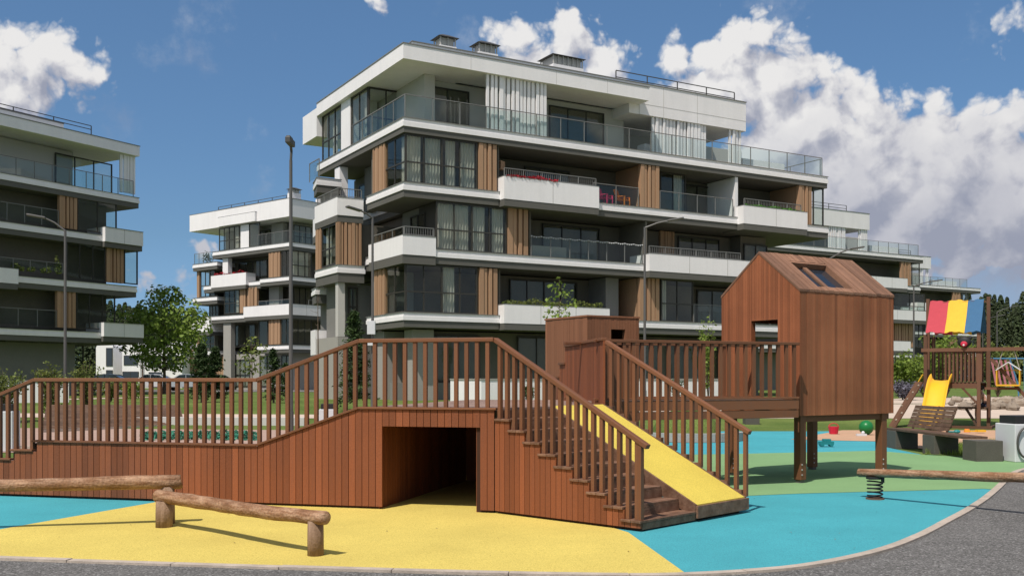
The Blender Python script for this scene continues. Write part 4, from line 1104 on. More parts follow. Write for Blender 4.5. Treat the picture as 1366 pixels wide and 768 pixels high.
lbx('wall', M_DGREYWALL, ul+0.7, 2.0, B0+1.0, B1, 0.4, 6.77)
window(FF, 0.95, 1.5, 4.5, 6.6, 0.85, cols=2, split=0.5)
lbx('window_sill', M_SOFFIT, ul+0.55, 0.0, B0+0.7, B0+0.99, 4.2, 4.42)
lbx('pier', M_GREYWALL, ul+0.1, ul+0.68, B0+0.2, B1, 0.4, 3.88); 
# volumes further back on the left
slab(main, [(-1.45,8.65),(0.05,8.65),(0.05,10.6),(-1.0,10.6)], 12.95, 0.40, 0.42)
FB2 = Fac(main, 'L', bO.x, bO.y, bR, u0=-1.40, v0=8.7); railing(FB2, 0.05, 1.7, 12.97, 1.05, 0.12)
lbx('wall', M_DGREYWALL, -0.6, 0.09, 8.75, 10.4, 0.4, 12.1)
parapet(main, [(-1.45,8.7),(-0.62,8.7),(-0.62,10.0),(-1.2,10.0)], 9.75, 10.75, 9.35); flatwood(FB2, 0.2, 1.0, 7.1, 9.3, 0.6)
slab(main, [(-1.5,8.7),(-0.62,8.7),(-0.62,10.3),(-1.2,10.3)], 6.75, 0.35, 0.5); parapet(main, [(-1.5,8.7),(-0.62,8.7),(-0.62,10.4),(-1.2,10.4)], 3.0, 4.4, 2.7)

# ---------------------------------------------------------------- secondary blocks, from one list per storey
def simple_block(name_label, O, rz, u_rng, depth, faces, roofs, slabs, boxes, extra=None):
    r = thing('apartment_building', name_label, 'apartment building', (O[0],O[1],0), rz, 'apartment blocks around the playground')
    fs = {k: Fac(r, k, O[0], O[1], rz) for k in ('R','L')}
    for (x0,x1,y0,y1,z0,z1,m) in faces.get('core', ()):
        mb = MB(); mb.box(x0,x1,y0,y1,z0,z1); mb.build('wall', m, r, local=True)
    for poly, zt in slabs: slab(r, poly, zt)
    for poly, z0, z1 in roofs:
        mb = MB(); mb.prism(poly, z0, z1); mb.build('roof_parapet', M_WHITE, r, local=True)
        cx = sum(p[0] for p in poly)/len(poly); cy = sum(p[1] for p in poly)/len(poly)
        mb = MB(); mb.prism([(cx+(p[0]-cx)*1.003, cy+(p[1]-cy)*1.006) for p in poly], z1+0.001, z1+0.05); mb.build('roof_coping', M_RAILPOST, r, local=True)
    for poly, z0, z1 in boxes: parapet(r, poly, z0, z1, z0-0.36)
    for fk in ('R','L'):
        f = fs[fk]
        for it in faces.get(fk, ()):
            t, p0, p1, z0, z1 = it[:5]; k = it[5] if len(it) > 5 else {}
            d = k.pop('d', 0.16); a0, a1 = sorted((f.a(p0,d), f.a(p1,d)))
            if t == 'win': window(f, a0, a1, z0, z1, d, **k)
            elif t == 'fin': fins(f, a0, a1, z0, z1, d-0.05)
            elif t == 'wood': flatwood(f, a0, a1, z0, z1, d-0.05)
            elif t == 'rail': railing(f, a0, a1, z0, z1, d, **k)
            elif t == 'slat': slats(f, a0, a1, z0, z1, d)
            elif t == 'wall': wall(f, a0, a1, z0, z1, d, k.get('d2', d+0.5), k.get('m', M_WHITE))
    return r, fs
K = {}
c1, c2, c3, c4 = L2-0.72, L3-0.72, L4-0.72, 17.0
# left block: we see its far end, facade in the shade
lR = math.atan2(0.855, 0.519); Lc, Ls = math.cos(lR), math.sin(lR)
lO = (-25.9, 70.3)
lr, lf = simple_block('shaded apartment block cut by the left edge, hanging plants on its white balcony', lO, lR, None, 12,
  {'core': [(-26,-1.5,1.6,12,L1,L4-SD-0.12,M_CORE),(-26,-8.9,1.6,12,0.3,L1-SD-0.12,M_CORE),(-26,-3.4,2.6,11,L4-0.1,17.05,M_PALEWALL)],
   'R': [('win',74,150,L4-0.05,16.75,dict(d=2.45,cols=3,split=0)),('slat',161,182,L4-0.1,17.08,dict(d=0.3)),('rail',-30,178,L4-0.32,1.05,dict(d=0.1)),
         ('rail',-40,78,L3+0.06,1.05,dict(d=0.1)),('fin',79,103,L3+0.07,c3),('win',104,156,L3+0.07,c3,dict(cols=2,split=0,)),('win',-20,60,L3+0.1,c3-0.2,dict(d=2.5,cols=4,split=0)),
         ('win',89,141,L2+0.07,c2,dict(cols=3,split=0)),('fin',142,165,L2+0.07,c2),('win',166,184,L2+0.07,c2,dict(cols=1,split=0)),('rail',-30,84,L2+0.30,0.62,dict(d=-0.2)),
         ('fin',76,101,L1+0.07,c1),('win',102,154,L1+0.07,c1,dict(cols=3,split=0.5)),('rail',-30,75,L1+0.06,1.05,dict(d=0.1)),('win',-20,60,L1+0.1,c1-0.2,dict(d=2.5,cols=4,split=0)),('win',-20,60,L2+0.1,c2-0.2,dict(d=2.5,cols=4,split=0)),
         ('win',90,112,1.2,3.9,dict(d=1.5,cols=1,split=0)),('wall',-60,100,0.4,3.95,dict(d=1.3,d2=1.59,m=M_DGREYWALL))]},
  [([(-26,0),(0,0),(0,11),(-26,11)],17.1,17.78),([(-26,1.0),(-5.2,1.0),(-5.2,10),(-26,10)],17.84,18.35)],
  [([(-26,0),(0,0),(0,12),(-26,12)],L4-0.37),([(-26,0),(-0.9,0),(-0.9,12),(-26,12)],L3-0.1),([(-26,0),(-0.2,0),(-0.2,12),(-26,12)],L2-0.1),([(-26,0),(-0.2,0),(-0.2,12),(-26,12)],L1-0.15)],
  [([(-3.0,-0.3),(0.05,-0.3),(0.05,9),(-3.0,9)],L3-0.50,L3+0.46),([(-26,-0.3),(-9.2,-0.3),(-9.2,1.2),(-26,1.2)],L2-0.62,L2+0.28),([(-3.1,-0.3),(0.1,-0.3),(0.1,8),(-3.1,8)],L1-0.4,L1+0.52),([(-26,-0.4),(-13.2,-0.4),(-13.2,1.0),(-26,1.0)],L4-0.5,L4+0.55)])
roof_rail(lf['R'], lf['R'].a(-40,2.0), lf['R'].a(122,2.0), 18.4, 2.0, 0.55)
# block between them, sunlit left face
mR = math.atan2(0.78, 0.625); mO = (-21.0, 95.5)
mr, mf = simple_block('smaller sunlit white apartment block between the two larger ones, with red flowers', mO, mR, None, 10,
  {'core': [(2.2,9,2.2,14.5,L1,L4-SD-0.02,M_CORE),(2.4,8,2.4,13.5,L4,16.95,M_GREYWALL),(1.0,9,1.0,14.0,0.4,L1-SD-0.02,M_GREYWALL)],
   'L': [('win',292,319,L4+0.05,16.9,dict(d=0.2,cols=4,curtains=((0.0,0.3),))),('wall',321,332,L4+0.05,16.9,dict(d=0.2,d2=1.4)),('win',332,346,L4+0.05,16.9,dict(d=0.2,cols=1,split=0)),('win',347,361,L4+0.1,16.5,dict(d=2.1,cols=2)),('rail',344,388,L4+0.05,1.05,dict(d=0.1)),('wall',362,378,L4+0.05,16.9,dict(d=1.7,m=M_GREYWALL)),
         ('win',375,388,L3+0.07,c3,dict(cols=2)),('wood',359,374,L3+0.07,c3),('wall',297,304,L3+0.05,c3,dict(d=0.3)),('win',318,356,L3+0.1,c3-0.3,dict(d=2.0,cols=4,split=0)),
         ('win',299,319,L2+0.07,c2,dict(cols=3,curtains=((0.0,0.3),))),('wood',320,328,L2+0.07,c2),('fin',329,343,L2+0.07,c2),('win',345,358,L2+0.07,c2,dict(cols=1,split=0,d=1.2)),('wall',359,372,L2+0.05,c2,dict(d=1.0,m=M_GREYWALL)),('rail',345,386,L2+0.64,0.42,dict(d=0.1)),
         ('wood',359,374,L1+0.07,c1),('win',375,388,L1+0.07,c1,dict(cols=2)),('win',313,340,L1+0.1,c1-0.3,dict(d=1.4,cols=2,split=0)),('win',345,357,L1+0.07,c1,dict(d=0.6,cols=1,split=0)),('wall',298,308,0.5,c1,dict(d=0.3,m=M_GREYWALL)),
         ('win',313,333,0.9,3.6,dict(d=0.9,cols=3)),('win',346,356,0.9,3.9,dict(d=0.9,cols=1,split=0)),('win',375,388,0.9,3.9,dict(d=0.9,cols=2,split=0)),
         ],
   'R': [('win',389,416,L3+0.07,c3,dict(cols=3,curtains=((0.1,0.9),))),('win',392,416,L4+0.1,16.6,dict(d=1.7,cols=3)),('rail',389,418,L4+0.05,1.05,dict(d=0.1)),('win',389,416,L1+0.07,c1,dict(cols=3,split=0)),('win',392,416,L2+0.1,c2,dict(d=2.1,cols=3,split=0)),('rail',412,424,L2+0.05,1.05,dict(d=0.1))]},
  [([(0,0),(9,0),(9,16.3),(0,16.3)],17.0,18.7),([(-0.25,5.0),(-0.02,5.0),(-0.02,11.0),(-0.25,11.0)],17.0,17.9)],
  [([(0,0),(9,0),(9,12.3),(0,12.3)],L4),([(0,0),(9,0),(9,4.6),(0,4.6)],L3),([(0.1,4.6),(9,4.6),(9,14),(0.1,14)],L3-0.15),([(0.1,0.1),(9,0.1),(9,14),(0.1,14)],L2-0.1),([(0,0),(9,0),(9,5),(0,5)],L1-0.05)],
  [([(-0.25,6.4),(0.9,6.4),(0.9,12.2),(-0.25,12.2)],L3-0.45,L3+0.75),([(-0.1,-0.1),(4.0,-0.1),(4.0,0.6),(0.8,0.6),(0.8,7.0),(-0.1,7.0)],L2-0.4,L2+0.62)])
# its lower wing on the far left
for zt in (L3+2.2, L2+1.9): slab(mr, [(0.0,11.5),(4,11.5),(4,15.8),(0.0,15.8)], zt)
parapet(mr, [(-0.1,12.6),(2,12.6),(2,15.9),(-0.1,15.9)], L1+1.6, L1+2.9, L1+1.2); slab(mr, [(0,11.5),(4,11.5),(4,15.8),(0,15.8)], L1-0.4)
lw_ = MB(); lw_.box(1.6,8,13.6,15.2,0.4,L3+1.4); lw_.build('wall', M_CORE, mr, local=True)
mfL = mf['L']
flatwood(mfL, 15.0, 15.5, L2+2.0, L3+1.45, 0.3); window(mfL, 12.4, 14.9, L2+2.0, L3+1.45, 0.35, cols=3)
flatwood(mfL, 15.0, 15.5, L1-0.3, L1+1.2, 0.3); window(mfL, 12.4, 14.9, L1-0.3, L1+1.2, 0.35, cols=3); window(mfL, 12.4, 14.0, L1+3.0, L2+1.1, 0.8, cols=3)
railing(mfL, 12.4, 15.6, L3+2.22, 1.05, 0.1, 'glass', 0.8)
flatwood(mfL, 11.0, 13.5, 0.5, 3.9, 0.7)
roof_rail(mfL, 2.0, 13.0, 18.75, 1.2, 0.6); vent(mr, 1.0, 0.8, 18.75, 0.8, 1.0, 1.3); vent(mr, 4.5, 0.8, 18.75, 0.8, 1.0, 1.1)
# two blocks stepping away behind the playhouse
def far_block(label, end, px, cut):
    rz = bR; Lg = 30.0
    O = (end[0]-math.cos(rz)*Lg, end[1]-math.sin(rz)*Lg)
    f = Fac(None, 'R', O[0], O[1], rz)
    A = f.a
    P = px
    r, fs = simple_block(label, O, rz, None, 12,
      {'core': [(0,Lg-0.4,2.6,12,L2,L4-SD-0.02,M_CORE),(0,Lg-3.0,2.6,12,L1,L2-SD-0.02,M_CORE),(0,Lg-4,1.8,12,0.3,L1-SD-0.02,M_DGREYWALL),(0,A(P['pent']-10,5),5.2,11,L4,16.9,M_PALEWALL)],
       'R': [('slat',P['s0'],P['s1'],L4+0.05,16.93,dict(d=1.0)),('slat',P['s2'],P['s3'],L4+0.05,16.93,dict(d=1.0)),('rail',P['r0'],P['r1'],L4+0.05,1.1,dict(d=0.1,step=1.6)),
             ('wall',P['s3']+2,P['w1'],L4+0.05,L4+0.95,dict(d=1.5,d2=1.8)),
             ('fin',P['f0'],P['f1'],L3+0.07,c3),('win',P['f1']+0.5,P['f2'],L3+0.07,c3,dict(cols=1,split=0)),
             ('win',P['g0'],P['g1'],L2+0.07,c2,dict(cols=4,split=0.45)),('rail',P['g0'],P['g1'],L2+0.06,1.05,dict(d=0.1)),
             ('fin',P['h0'],P['h1'],L1+0.07,c1),('win',P['h1']+1,P['h2'],L1+0.07,c1,dict(cols=2,split=0)),('win',P['h0'],P['h2'],0.9,3.9,dict(d=1.6,cols=5,split=0))]},
      [([(0,0.9),(A(P['pent'],.9),0.9),(A(P['pent'],.9),11),(0,11)],16.95,18.6)],
      [([(0,0),(Lg,0),(Lg,12),(0,12)],L4),([(0,0),(Lg-0.5,0),(Lg-0.5,12),(0,12)],L3),([(0,0),(Lg,0),(Lg,12),(0,12)],L2),([(0,0),(Lg-1.5,0),(Lg-1.5,12),(0,12)],L1)],
      [([(A(P['b0']),-0.45),(A(P['b1']),-0.45),(A(P['b1']),1.2),(A(P['b0']),1.2)],L3-0.36,L3+0.7),([(A(P['b2']),-0.45),(A(P['b3']),-0.45),(A(P['b3']),1.2),(A(P['b2']),1.2)],L2-0.36,L2+0.65),
       ([(A(P['b4']),-0.45),(A(P['b5']),-0.45),(A(P['b5']),1.2),(A(P['b4']),1.2)],L1-0.36,L1+0.65)])
    roof_rail(fs['R'], A(P['pent']-62), A(P['pent']-14), 18.62, 1.6, 0.7)
    return r, fs
far_block('white apartment block with timber panels seen just right of the playhouse roof', (43.6,107.0),
   dict(pent=1160,s0=1106,s1=1128,s2=1146,s3=1158,r0=1040,r1=1225,w1=1198,f0=1202,f1=1216,f2=1227,g0=1150,g1=1234,h0=1170,h1=1219,h2=1232,b0=1120,b1=1206,b2=1150,b3=1233,b4=1140,b5=1210), None)
far_block('farthest white apartment block behind the red yellow and blue cloth', (67.3,145.0),
   dict(pent=1242,s0=1226,s1=1232,s2=1236,s3=1240,r0=1190,r1=1290,w1=1276,f0=1271,f1=1282,f2=1292,g0=1235,g1=1302,h0=1260,h1=1283,h2=1300,b0=1220,b1=1240,b2=1245,b3=1262,b4=1290,b5=1306), None)

# ================================================================== BALCONY PLANTS AND CHAIRS
def bpt(f, a, d, z):
    p = f.p(a, d, z); c, s_ = f.c, f.sn
    return Vector((f.O.x+c*p[0]-s_*p[1], f.O.y+s_*p[0]+c*p[1], p[2]))
def leaf_quad(mb, c, s_, nrm=None, asp=1.5):
    if nrm is None: nrm = Vector((random.gauss(0,1),random.gauss(0,1),random.gauss(0,1)+0.6))
    nrm = nrm.normalized(); t = nrm.cross(Vector((random.gauss(0,1),random.gauss(0,1),random.gauss(0,1))))
    if t.length < 1e-4: t = Vector((1,0,0))
    t.normalize(); u = nrm.cross(t)
    n = len(mb.v); w = s_/asp
    mb.v += [tuple(c-t*s_*0.5), tuple(c+u*w*0.5-t*s_*0.05+nrm*s_*0.07), tuple(c+t*s_*0.5), tuple(c-u*w*0.5-t*s_*0.05+nrm*s_*0.07)]
    mb.f.append((n,n+1,n+2,n+3))
def plant_row(name, label, cat, f, a0, a1, d, z, h, m, n, size, w=0.25):
    mb = MB()
    for i in range(n):
        a = random.uniform(a0,a1); hh = h*(0.65+0.35*math.sin(a*3.1)*math.sin(a*1.3+1))
        leaf_quad(mb, bpt(f, a, d+random.uniform(-w/2,w/2), z+random.uniform(0,1)*hh), size*random.uniform(0.7,1.2))
    b = bpt(f, (a0+a1)/2, d, z); return tag(mb.build(name, m, base=tuple(b)), label, cat)
M_RED = mat('red flower petals', (0.42,0.020,0.035), 0.6, var=0.1, island=0.3, transl=0.2)
plant_row('flower_row', 'row of red flowers along the top of the white balcony box on the middle block', 'flowers', FR_, u667+0.1, a(745,-.4), -0.40, L3+0.80, 0.22, M_RED, 420, 0.11, 0.2)
plant_row('hedge', 'low yellow green hedge behind the white box of the lowest balcony, middle block', 'hedge', FR_, u667+0.2, u807-0.2, 0.0, L1+0.62, 0.42, M_LEAFY, 900, 0.13, 0.35)
plant_row('grass_strip', 'bright green clipped plants on the white balcony box at the middle block right end', 'plants', FR_, u985+0.2, u1070-0.3, -0.33, L3+0.72, 0.20, mat('bright green leaves', (0.07,0.22,0.02), 0.6, var=0.1, island=0.3), 500, 0.11, 0.2)
fL = lf['R']
for k, (p0, p1, h) in enumerate(((16,32,0.55),(38,46,0.4),(55,68,0.6),(74,82,1.2))):
    plant_row('balcony_plant', ('wide yellow green plant on the white balcony box, leftmost on the shaded block','small round plant second along the shaded block white balcony box','trailing yellow green plant third along the shaded block white balcony box','tall pointed green plant at the right end of the shaded block white balcony box')[k], 'plant', fL, fL.a(p0,-.1), fL.a(p1,-.1), -0.05, L2+0.25, h, M_LEAFY, 130, 0.15, 0.3)
plant_row('flower_row', 'red flowers on the balcony box of the smaller sunlit block', 'flowers', mf['L'], 6.5, 12.0, -0.05, L3+0.74, 0.35, M_RED, 160, 0.17, 0.25)
mb_ = MB(); 
for i in range(150):
    leaf_quad(mb_, bpt(mf['L'], 13.9, 0.5, L3+2.75)+Vector((random.gauss(0,.25),random.gauss(0,.25),random.gauss(0,.3))), 0.2)
tag(mb_.build('potted_plant', M_LEAFD, base=tuple(bpt(mf['L'],13.9,0.5,L3+2.2))), 'dark round potted plant on the glass railed terrace of the smaller block', 'plant')
def garden_chair(label, m, a_, d_):
    o = bpt(FR_, a_, d_, L3+0.06)
    r = thing('balcony_chair', label, 'chair', tuple(o), bR+0.5)
    s_ = MB(); s_.box(-0.28,0.28,-0.25,0.30,0.36,0.42); s_.build('seat', m, r, local=True)
    s_ = MB()
    for i in range(5): s_.bar((-0.24+0.12*i,0.26,0.36),(-0.28+0.14*i,0.48,1.02+0.06*(1-abs(i-2)/2)),0.09,0.025,(0,1,0))
    s_.build('backrest', m, r, local=True)
    for x in (-0.34,0.34):
        s_ = MB(); s_.box(x-0.06,x+0.06,-0.28,0.36,0.56,0.59); s_.build('armrest', m, r, local=True)
        for y in (-0.24,0.30):
            s_ = MB(); s_.box(x-0.04,x+0.04,y-0.03,y+0.03,0.0,0.559); s_.build('leg', m, r, local=True)
garden_chair('pink slatted chair standing behind the balcony glass of the middle block', mat('pink plastic',(0.62,0.045,0.13),0.5), a(809,.6), 0.65)
garden_chair('orange slatted chair standing behind the balcony glass of the middle block', mat('orange plastic',(0.72,0.20,0.02),0.5), a(832,.6), 0.65)
b_ = MB(); q_ = bpt(FR_, a(668,.6), 0.6, L3+1.35); b_.box(-0.2,0.2,-0.14,-0.11,0,0.45); b_.box(-0.2,0.2,0.11,0.14,0,0.45); b_.box(-0.2,0.2,-0.11,0.11,0,0.03); b_.box(-0.2,0.2,-0.11,0.11,0.42,0.45)
bo = b_.build('wall_shelf', M_FIN); bo.location = q_; bo.rotation_euler = (0,0,bR+0.5); tag(bo, 'small open wooden shelf box beside the red flowers on the balcony', 'shelf')

# ================================================================== GARDEN WALLS, TOWN HOUSES, CARS
def garden_wall(label, pxa, pxb, Y, zt, zb):
    A, B = at(pxa, 505, Y), at(pxb, 505, Y+2.2)
    d = (B-A); d.z = 0; L_ = d.length
    r = thing('garden_wall', label, 'garden wall', (A.x,A.y,zb), math.atan2(d.y,d.x))
    w_ = MB(); w_.box(0,L_,0,0.22,0,zt-zb-0.06); w_.box(0,0.22,0.221,3.0,0,zt-zb-0.06); w_.build('wall', M_WHITE, r, local=True)
    w_ = MB(); w_.box(-0.03,L_+0.03,-0.03,0.25,zt-zb-0.059,zt-zb); w_.box(-0.03,0.25,0.251,3.0,zt-zb-0.059,zt-zb); w_.build('coping', M_GREYWALL, r, local=True)
garden_wall('white terrace wall behind the top of the stairs', 642, 757, 43.6, 1.66, 0.45)
garden_wall('white terrace wall behind the bridge railing', 858, 985, 46.5, 1.66, 0.5)
garden_wall('pale low wall before the shaded block at the left edge', -60, 92, 45.0, 1.58, 0.5)
def townhouse(label, px0, px1, Y, zt, rnd, win, roofpeak=0.0):
    A = at(px0, 505, Y); B = at(px1, 505, Y); w = B.x-A.x; zb = 0.5
    r = thing('town_house', label, 'house', (A.x,Y,zb), 0, 'white rounded town houses behind the car park')
    h = zt-zb
    pts = []
    for cx, cz, a0 in ((rnd,h-rnd,180),(w-rnd,h-rnd+roofpeak,90)):
        for i in range(7):
            t = R(a0-i*15); pts.append((cx+rnd*math.cos(t), 0, cz+rnd*math.sin(t)))
    outer = [(0,0,0)]+pts+[(w,0,0)]
    m_ = MB(); m_.extrude(outer, (0,9,0)); m_.build('wall', M_WHITE, r, local=True)
    for x0, x1, z0, z1 in win:
        f_m = MB(); x0, x1 = x0*w, x1*w
        f_m.box(x0-0.06,x1+0.06,-0.06,-0.003,z0-0.06,z1+0.06); fo = f_m.build('window', M_FRAME, r, local=True)
        g_ = MB()
        n = max(1,int((x1-x0)/0.9)); st = (x1-x0)/n
        for i in range(n): g_.box(x0+st*i+0.03,x0+st*(i+1)-0.03,-0.075,-0.061,z0,z1)
        g_.build('pane', mat('dark house glass',(0.03,0.035,0.04),0.1,spec=0.8), fo, local=True)
    return r
townhouse('white town house with rounded corners, half hidden behind the shaded block', 128, 151, 128, 6.0, 0.5, [(0.62,0.95,0.2,2.2),(0.62,0.95,2.8,5.0)])
townhouse('white town house with one wide upper window between the two trees', 163, 187, 126, 6.1, 0.7, [(0.12,0.85,2.9,4.0),(0.05,0.9,0.1,2.0)])
townhouse('white town house with a sloping rounded roof behind the maple', 193, 243, 122, 5.3, 0.9, [(0.1,0.42,2.6,3.9),(0.12,0.45,0.1,1.9),(0.6,0.85,2.7,4.0)], 0.9)
townhouse('brown gabled town house beside the smaller sunlit block', 247, 268, 125, 4.9, 0.2, [(0.2,0.8,0.3,1.9)], 0.6).children[0].data.materials[0] = M_FIN

def car(label, px, Y, colr, name):
    c = at(px, 505, Y); zb = tz(c.x, Y)+0.02
    r = thing('parked_car', label, 'car', (c.x,Y,zb), 0, 'cars parked before the town houses')
    m = mat('car paint '+name, colr, 0.3, var=0.02, spec=0.6)
    prof = [(-2.15,0.32),(-2.2,0.62),(-2.1,0.86),(-1.2,0.95),(-0.55,1.0),(1.5,1.02),(2.1,0.95),(2.18,0.6),(2.12,0.32)]
    b = MB(); b.extrude([(x,-0.86,z) for x,z in prof], (0,1.72,0)); b.build('body', m, r, local=True, bevel=0.05)
    cab = [(-1.15,0.95),(-0.35,1.42),(0.2,1.47),(1.1,1.42),(1.85,1.0)]
    b = MB(); b.extrude([(x,-0.74,z) for x,z in cab], (0,1.48,0)); b.build('cabin_glass', mat('car glass',(0.03,0.045,0.05),0.08,spec=0.9), r, local=True)
    b = MB(); b.extrude([(-0.42,-0.73,1.40),(0.2,-0.73,1.46),(1.15,-0.73,1.40),(1.15,-0.73,1.45),(0.2,-0.73,1.52),(-0.42,-0.73,1.45)], (0,1.46,0))
    for x0,z0,x1,z1 in ((-1.13,0.97,-0.38,1.42),(1.86,1.0,1.12,1.42),(0.25,1.0,0.25,1.44)):
        for y in (-0.755,0.755): b.bar((x0,y,z0),(x1,y,z1),0.05,0.07)
    b.build('roof', m, r, local=True)
    for x in (-1.35,1.35):
        for y in (-0.8,0.8):
            w_ = MB(); w_.tube([(x,y-0.11,0.32),(x,y+0.11,0.32)],0.32,18); wo = w_.build('wheel', M_BLACK, r, local=True)
            w_ = MB(); w_.tube([(x,y-0.118,0.32),(x,y+0.118,0.32)],0.19,14); w_.build('rim', M_METAL, wo, local=True)
    for y in (-0.6,0.6):
        b = MB(); b.box(-2.21,-2.14,y-0.18,y+0.18,0.62,0.76); b.build('headlight', M_BINWHITE, r, local=True)
car('dark car parked in front of the leftmost town house', 140, 90, (0.03,0.035,0.045), 'dark blue')
car('white car parked left of the maple trunk', 201, 93, (0.62,0.62,0.62), 'white')
car('silver car parked right of the maple trunk', 248, 92, (0.40,0.44,0.46), 'silver')
car('dark green car parked beside the smaller sunlit block', 281, 96, (0.03,0.05,0.045), 'dark green')

# ================================================================== LAMP POSTS
def lamp(label, px, ybase, ytop, Y, arm, head='arm', box=False):
    b = at(px, 505, Y); zb = tz(b.x, Y); H_ = HC+(HY-ytop)/FP*Y
    r = thing('street_lamp', label, 'street lamp', (b.x,Y,zb), 0, 'lamp posts round the playground')
    h = H_-zb
    p = MB(); p.tube([(0,0,0),(0,0,0.8)],0.075,12); p.tube([(0,0,0.801),(0,0,h)],[0.058,0.042],12); p.build('pole', M_METAL, r, local=True, smooth=False)
    ax, ay, az_ = arm
    if head == 'end':
        p = MB(); p.tube([(0,0,h),(0.01,0.02,h+0.25),(ax,ay,h+az_)],0.035,10); p.build('arm', M_DMETAL, r, local=True)
        p = MB(); p.box(ax-0.07,ax+0.07,ay-0.30,ay+0.28,h+az_-0.10,h+az_+0.06); p.box(ax-0.055,ax+0.055,ay-0.25,ay+0.1,h+az_+0.061,h+az_+0.10); p.build('lamp_head', M_DMETAL, r, local=True, bevel=0.02)
    else:
        p = MB(); p.tube([(0,0,h-0.03),(ax*0.5,ay*0.5,h+az_*0.6),(ax,ay,h+az_)],[0.036,0.03,0.026],8); p.build('arm', M_METAL, r, local=True)
        d = Vector((ax,ay,0)).normalized()
        A_ = Vector((ax,ay,h+az_-0.01))-d*0.05; B_ = A_+d*0.62+Vector((0,0,0.10))
        p = MB(); p.bar(A_,B_,0.22,0.07); p.build('lamp_head', M_METAL, r, local=True, bevel=0.02)
    if box:
        for z0, dx in ((HC+(HY-446)/FP*Y-zb,-0.02),(HC+(HY-461)/FP*Y-zb,0.0)):
            p = MB(); p.box(-0.16+dx,0.14+dx,-0.20,-0.061,z0,z0+(0.5 if dx else 0.22)); p.build('junction_box', M_BINWHITE, r, local=True, bevel=0.01)
    return r
lamp('tall lamp post with a head pointing at the viewer, left of the main block', 388, 590, 214, 26.6, (0.06,-0.35,0.42), 'end')
lamp('lamp post standing before the shaded block at the left edge', 87, 565, 307, 36.0, (-0.68,-0.15,0.42))
lamp('lamp post with white boxes on its pole before the corner of the middle block', 497, 545, 290, 38.0, (-0.42,-0.35,0.20), 'arm', True)
lamp('slim lamp post standing before the middle of the main facade', 860, 540, 303, 40.0, (0.95,-0.1,0.25))
lamp('lamp post rising behind the playhouse roof', 1107, 540, 344, 45.0, (1.0,0.1,0.42))
lamp('lamp post between the playhouse and the tricolour cloth', 1219, 540, 381, 61.0, (1.2,0.1,0.28))
lamp('distant lamp post before the wood, taller of the pair at right', 1330, 530, 416, 88.0, (1.3,0.1,0.45))
lamp('distant lamp post before the wood, lower of the pair at right', 1311, 530, 427, 92.0, (1.5,0.1,0.40))

# ================================================================== TREES AND SHRUBS
def crown_mesh(clumps, leaf, n_per, up=0.5):
    mb = MB()
    for c, r in clumps:
        for _ in range(int(n_per*r[0]*r[1])):
            d = Vector((random.gauss(0,1),random.gauss(0,1),random.gauss(0,1))).normalized()
            rad = random.uniform(0.35,1.0)**0.5
            p = Vector(c)+Vector((d.x*r[0],d.y*r[0],d.z*r[1]))*rad
            leaf_quad(mb, p, leaf*random.uniform(0.65,1.25), d+Vector((random.gauss(0,.5),random.gauss(0,.5),random.gauss(0,.5)+up)))
    return mb
def tree(label, base, h, cw, trunk_h, leaf, dens, m, nclump=26, clr=0.26, name='tree', group=None, lean=0.0, seed=1, cat='tree', tr=0.06, shape=None):
    random.seed(seed)
    r = thing(name, label, cat, tuple(base), 0, group)
    b = Vector(base); ch = h-trunk_h
    clumps = []
    for i in range(nclump):
        t = (i+0.5)/nclump; ang = i*2.39996
        prof = (shape or (lambda t: math.sin(math.pi*min(1,0.12+0.86*t))**0.75))(t)
        rad = cw*0.5*prof*random.uniform(0.35,0.85)
        cr = max(0.18*cw*0.5, cw*clr*random.uniform(0.6,1.15)*(0.5+0.5*prof))
        clumps.append((b+Vector((math.cos(ang)*rad,math.sin(ang)*rad,trunk_h+ch*t*0.93+0.1*ch*random.uniform(-.3,.3))), (cr,cr*0.72)))
    tk = MB(); tk.tube([b,b+Vector((0.02,0,trunk_h*0.5)),b+Vector((lean,0.03,trunk_h)),b+Vector((lean,0,trunk_h+ch*0.55)),b+Vector((lean,0,h*0.96))],[tr,tr*0.85,tr*0.75,tr*0.4,tr*0.1],10)
    for c, cr in clumps[::1]:
        z0 = max(trunk_h*0.9, b.z*0+ (c.z-b.z)-cr[0]*1.4)
        z0 = min(z0, ch*0.7+trunk_h)
        s_ = b+Vector((lean*min(1,z0/trunk_h),0,z0)); tk.tube([s_, s_.lerp(Vector(c),0.55)+Vector((0,0,-0.02*h*0.3)), c],[tr*0.32,tr*0.2,tr*0.07],5,False)
    tk.build('trunk', M_BARK, r)
    crown_mesh(clumps, leaf, dens, 0.5).build('crown', m, r)
    return r
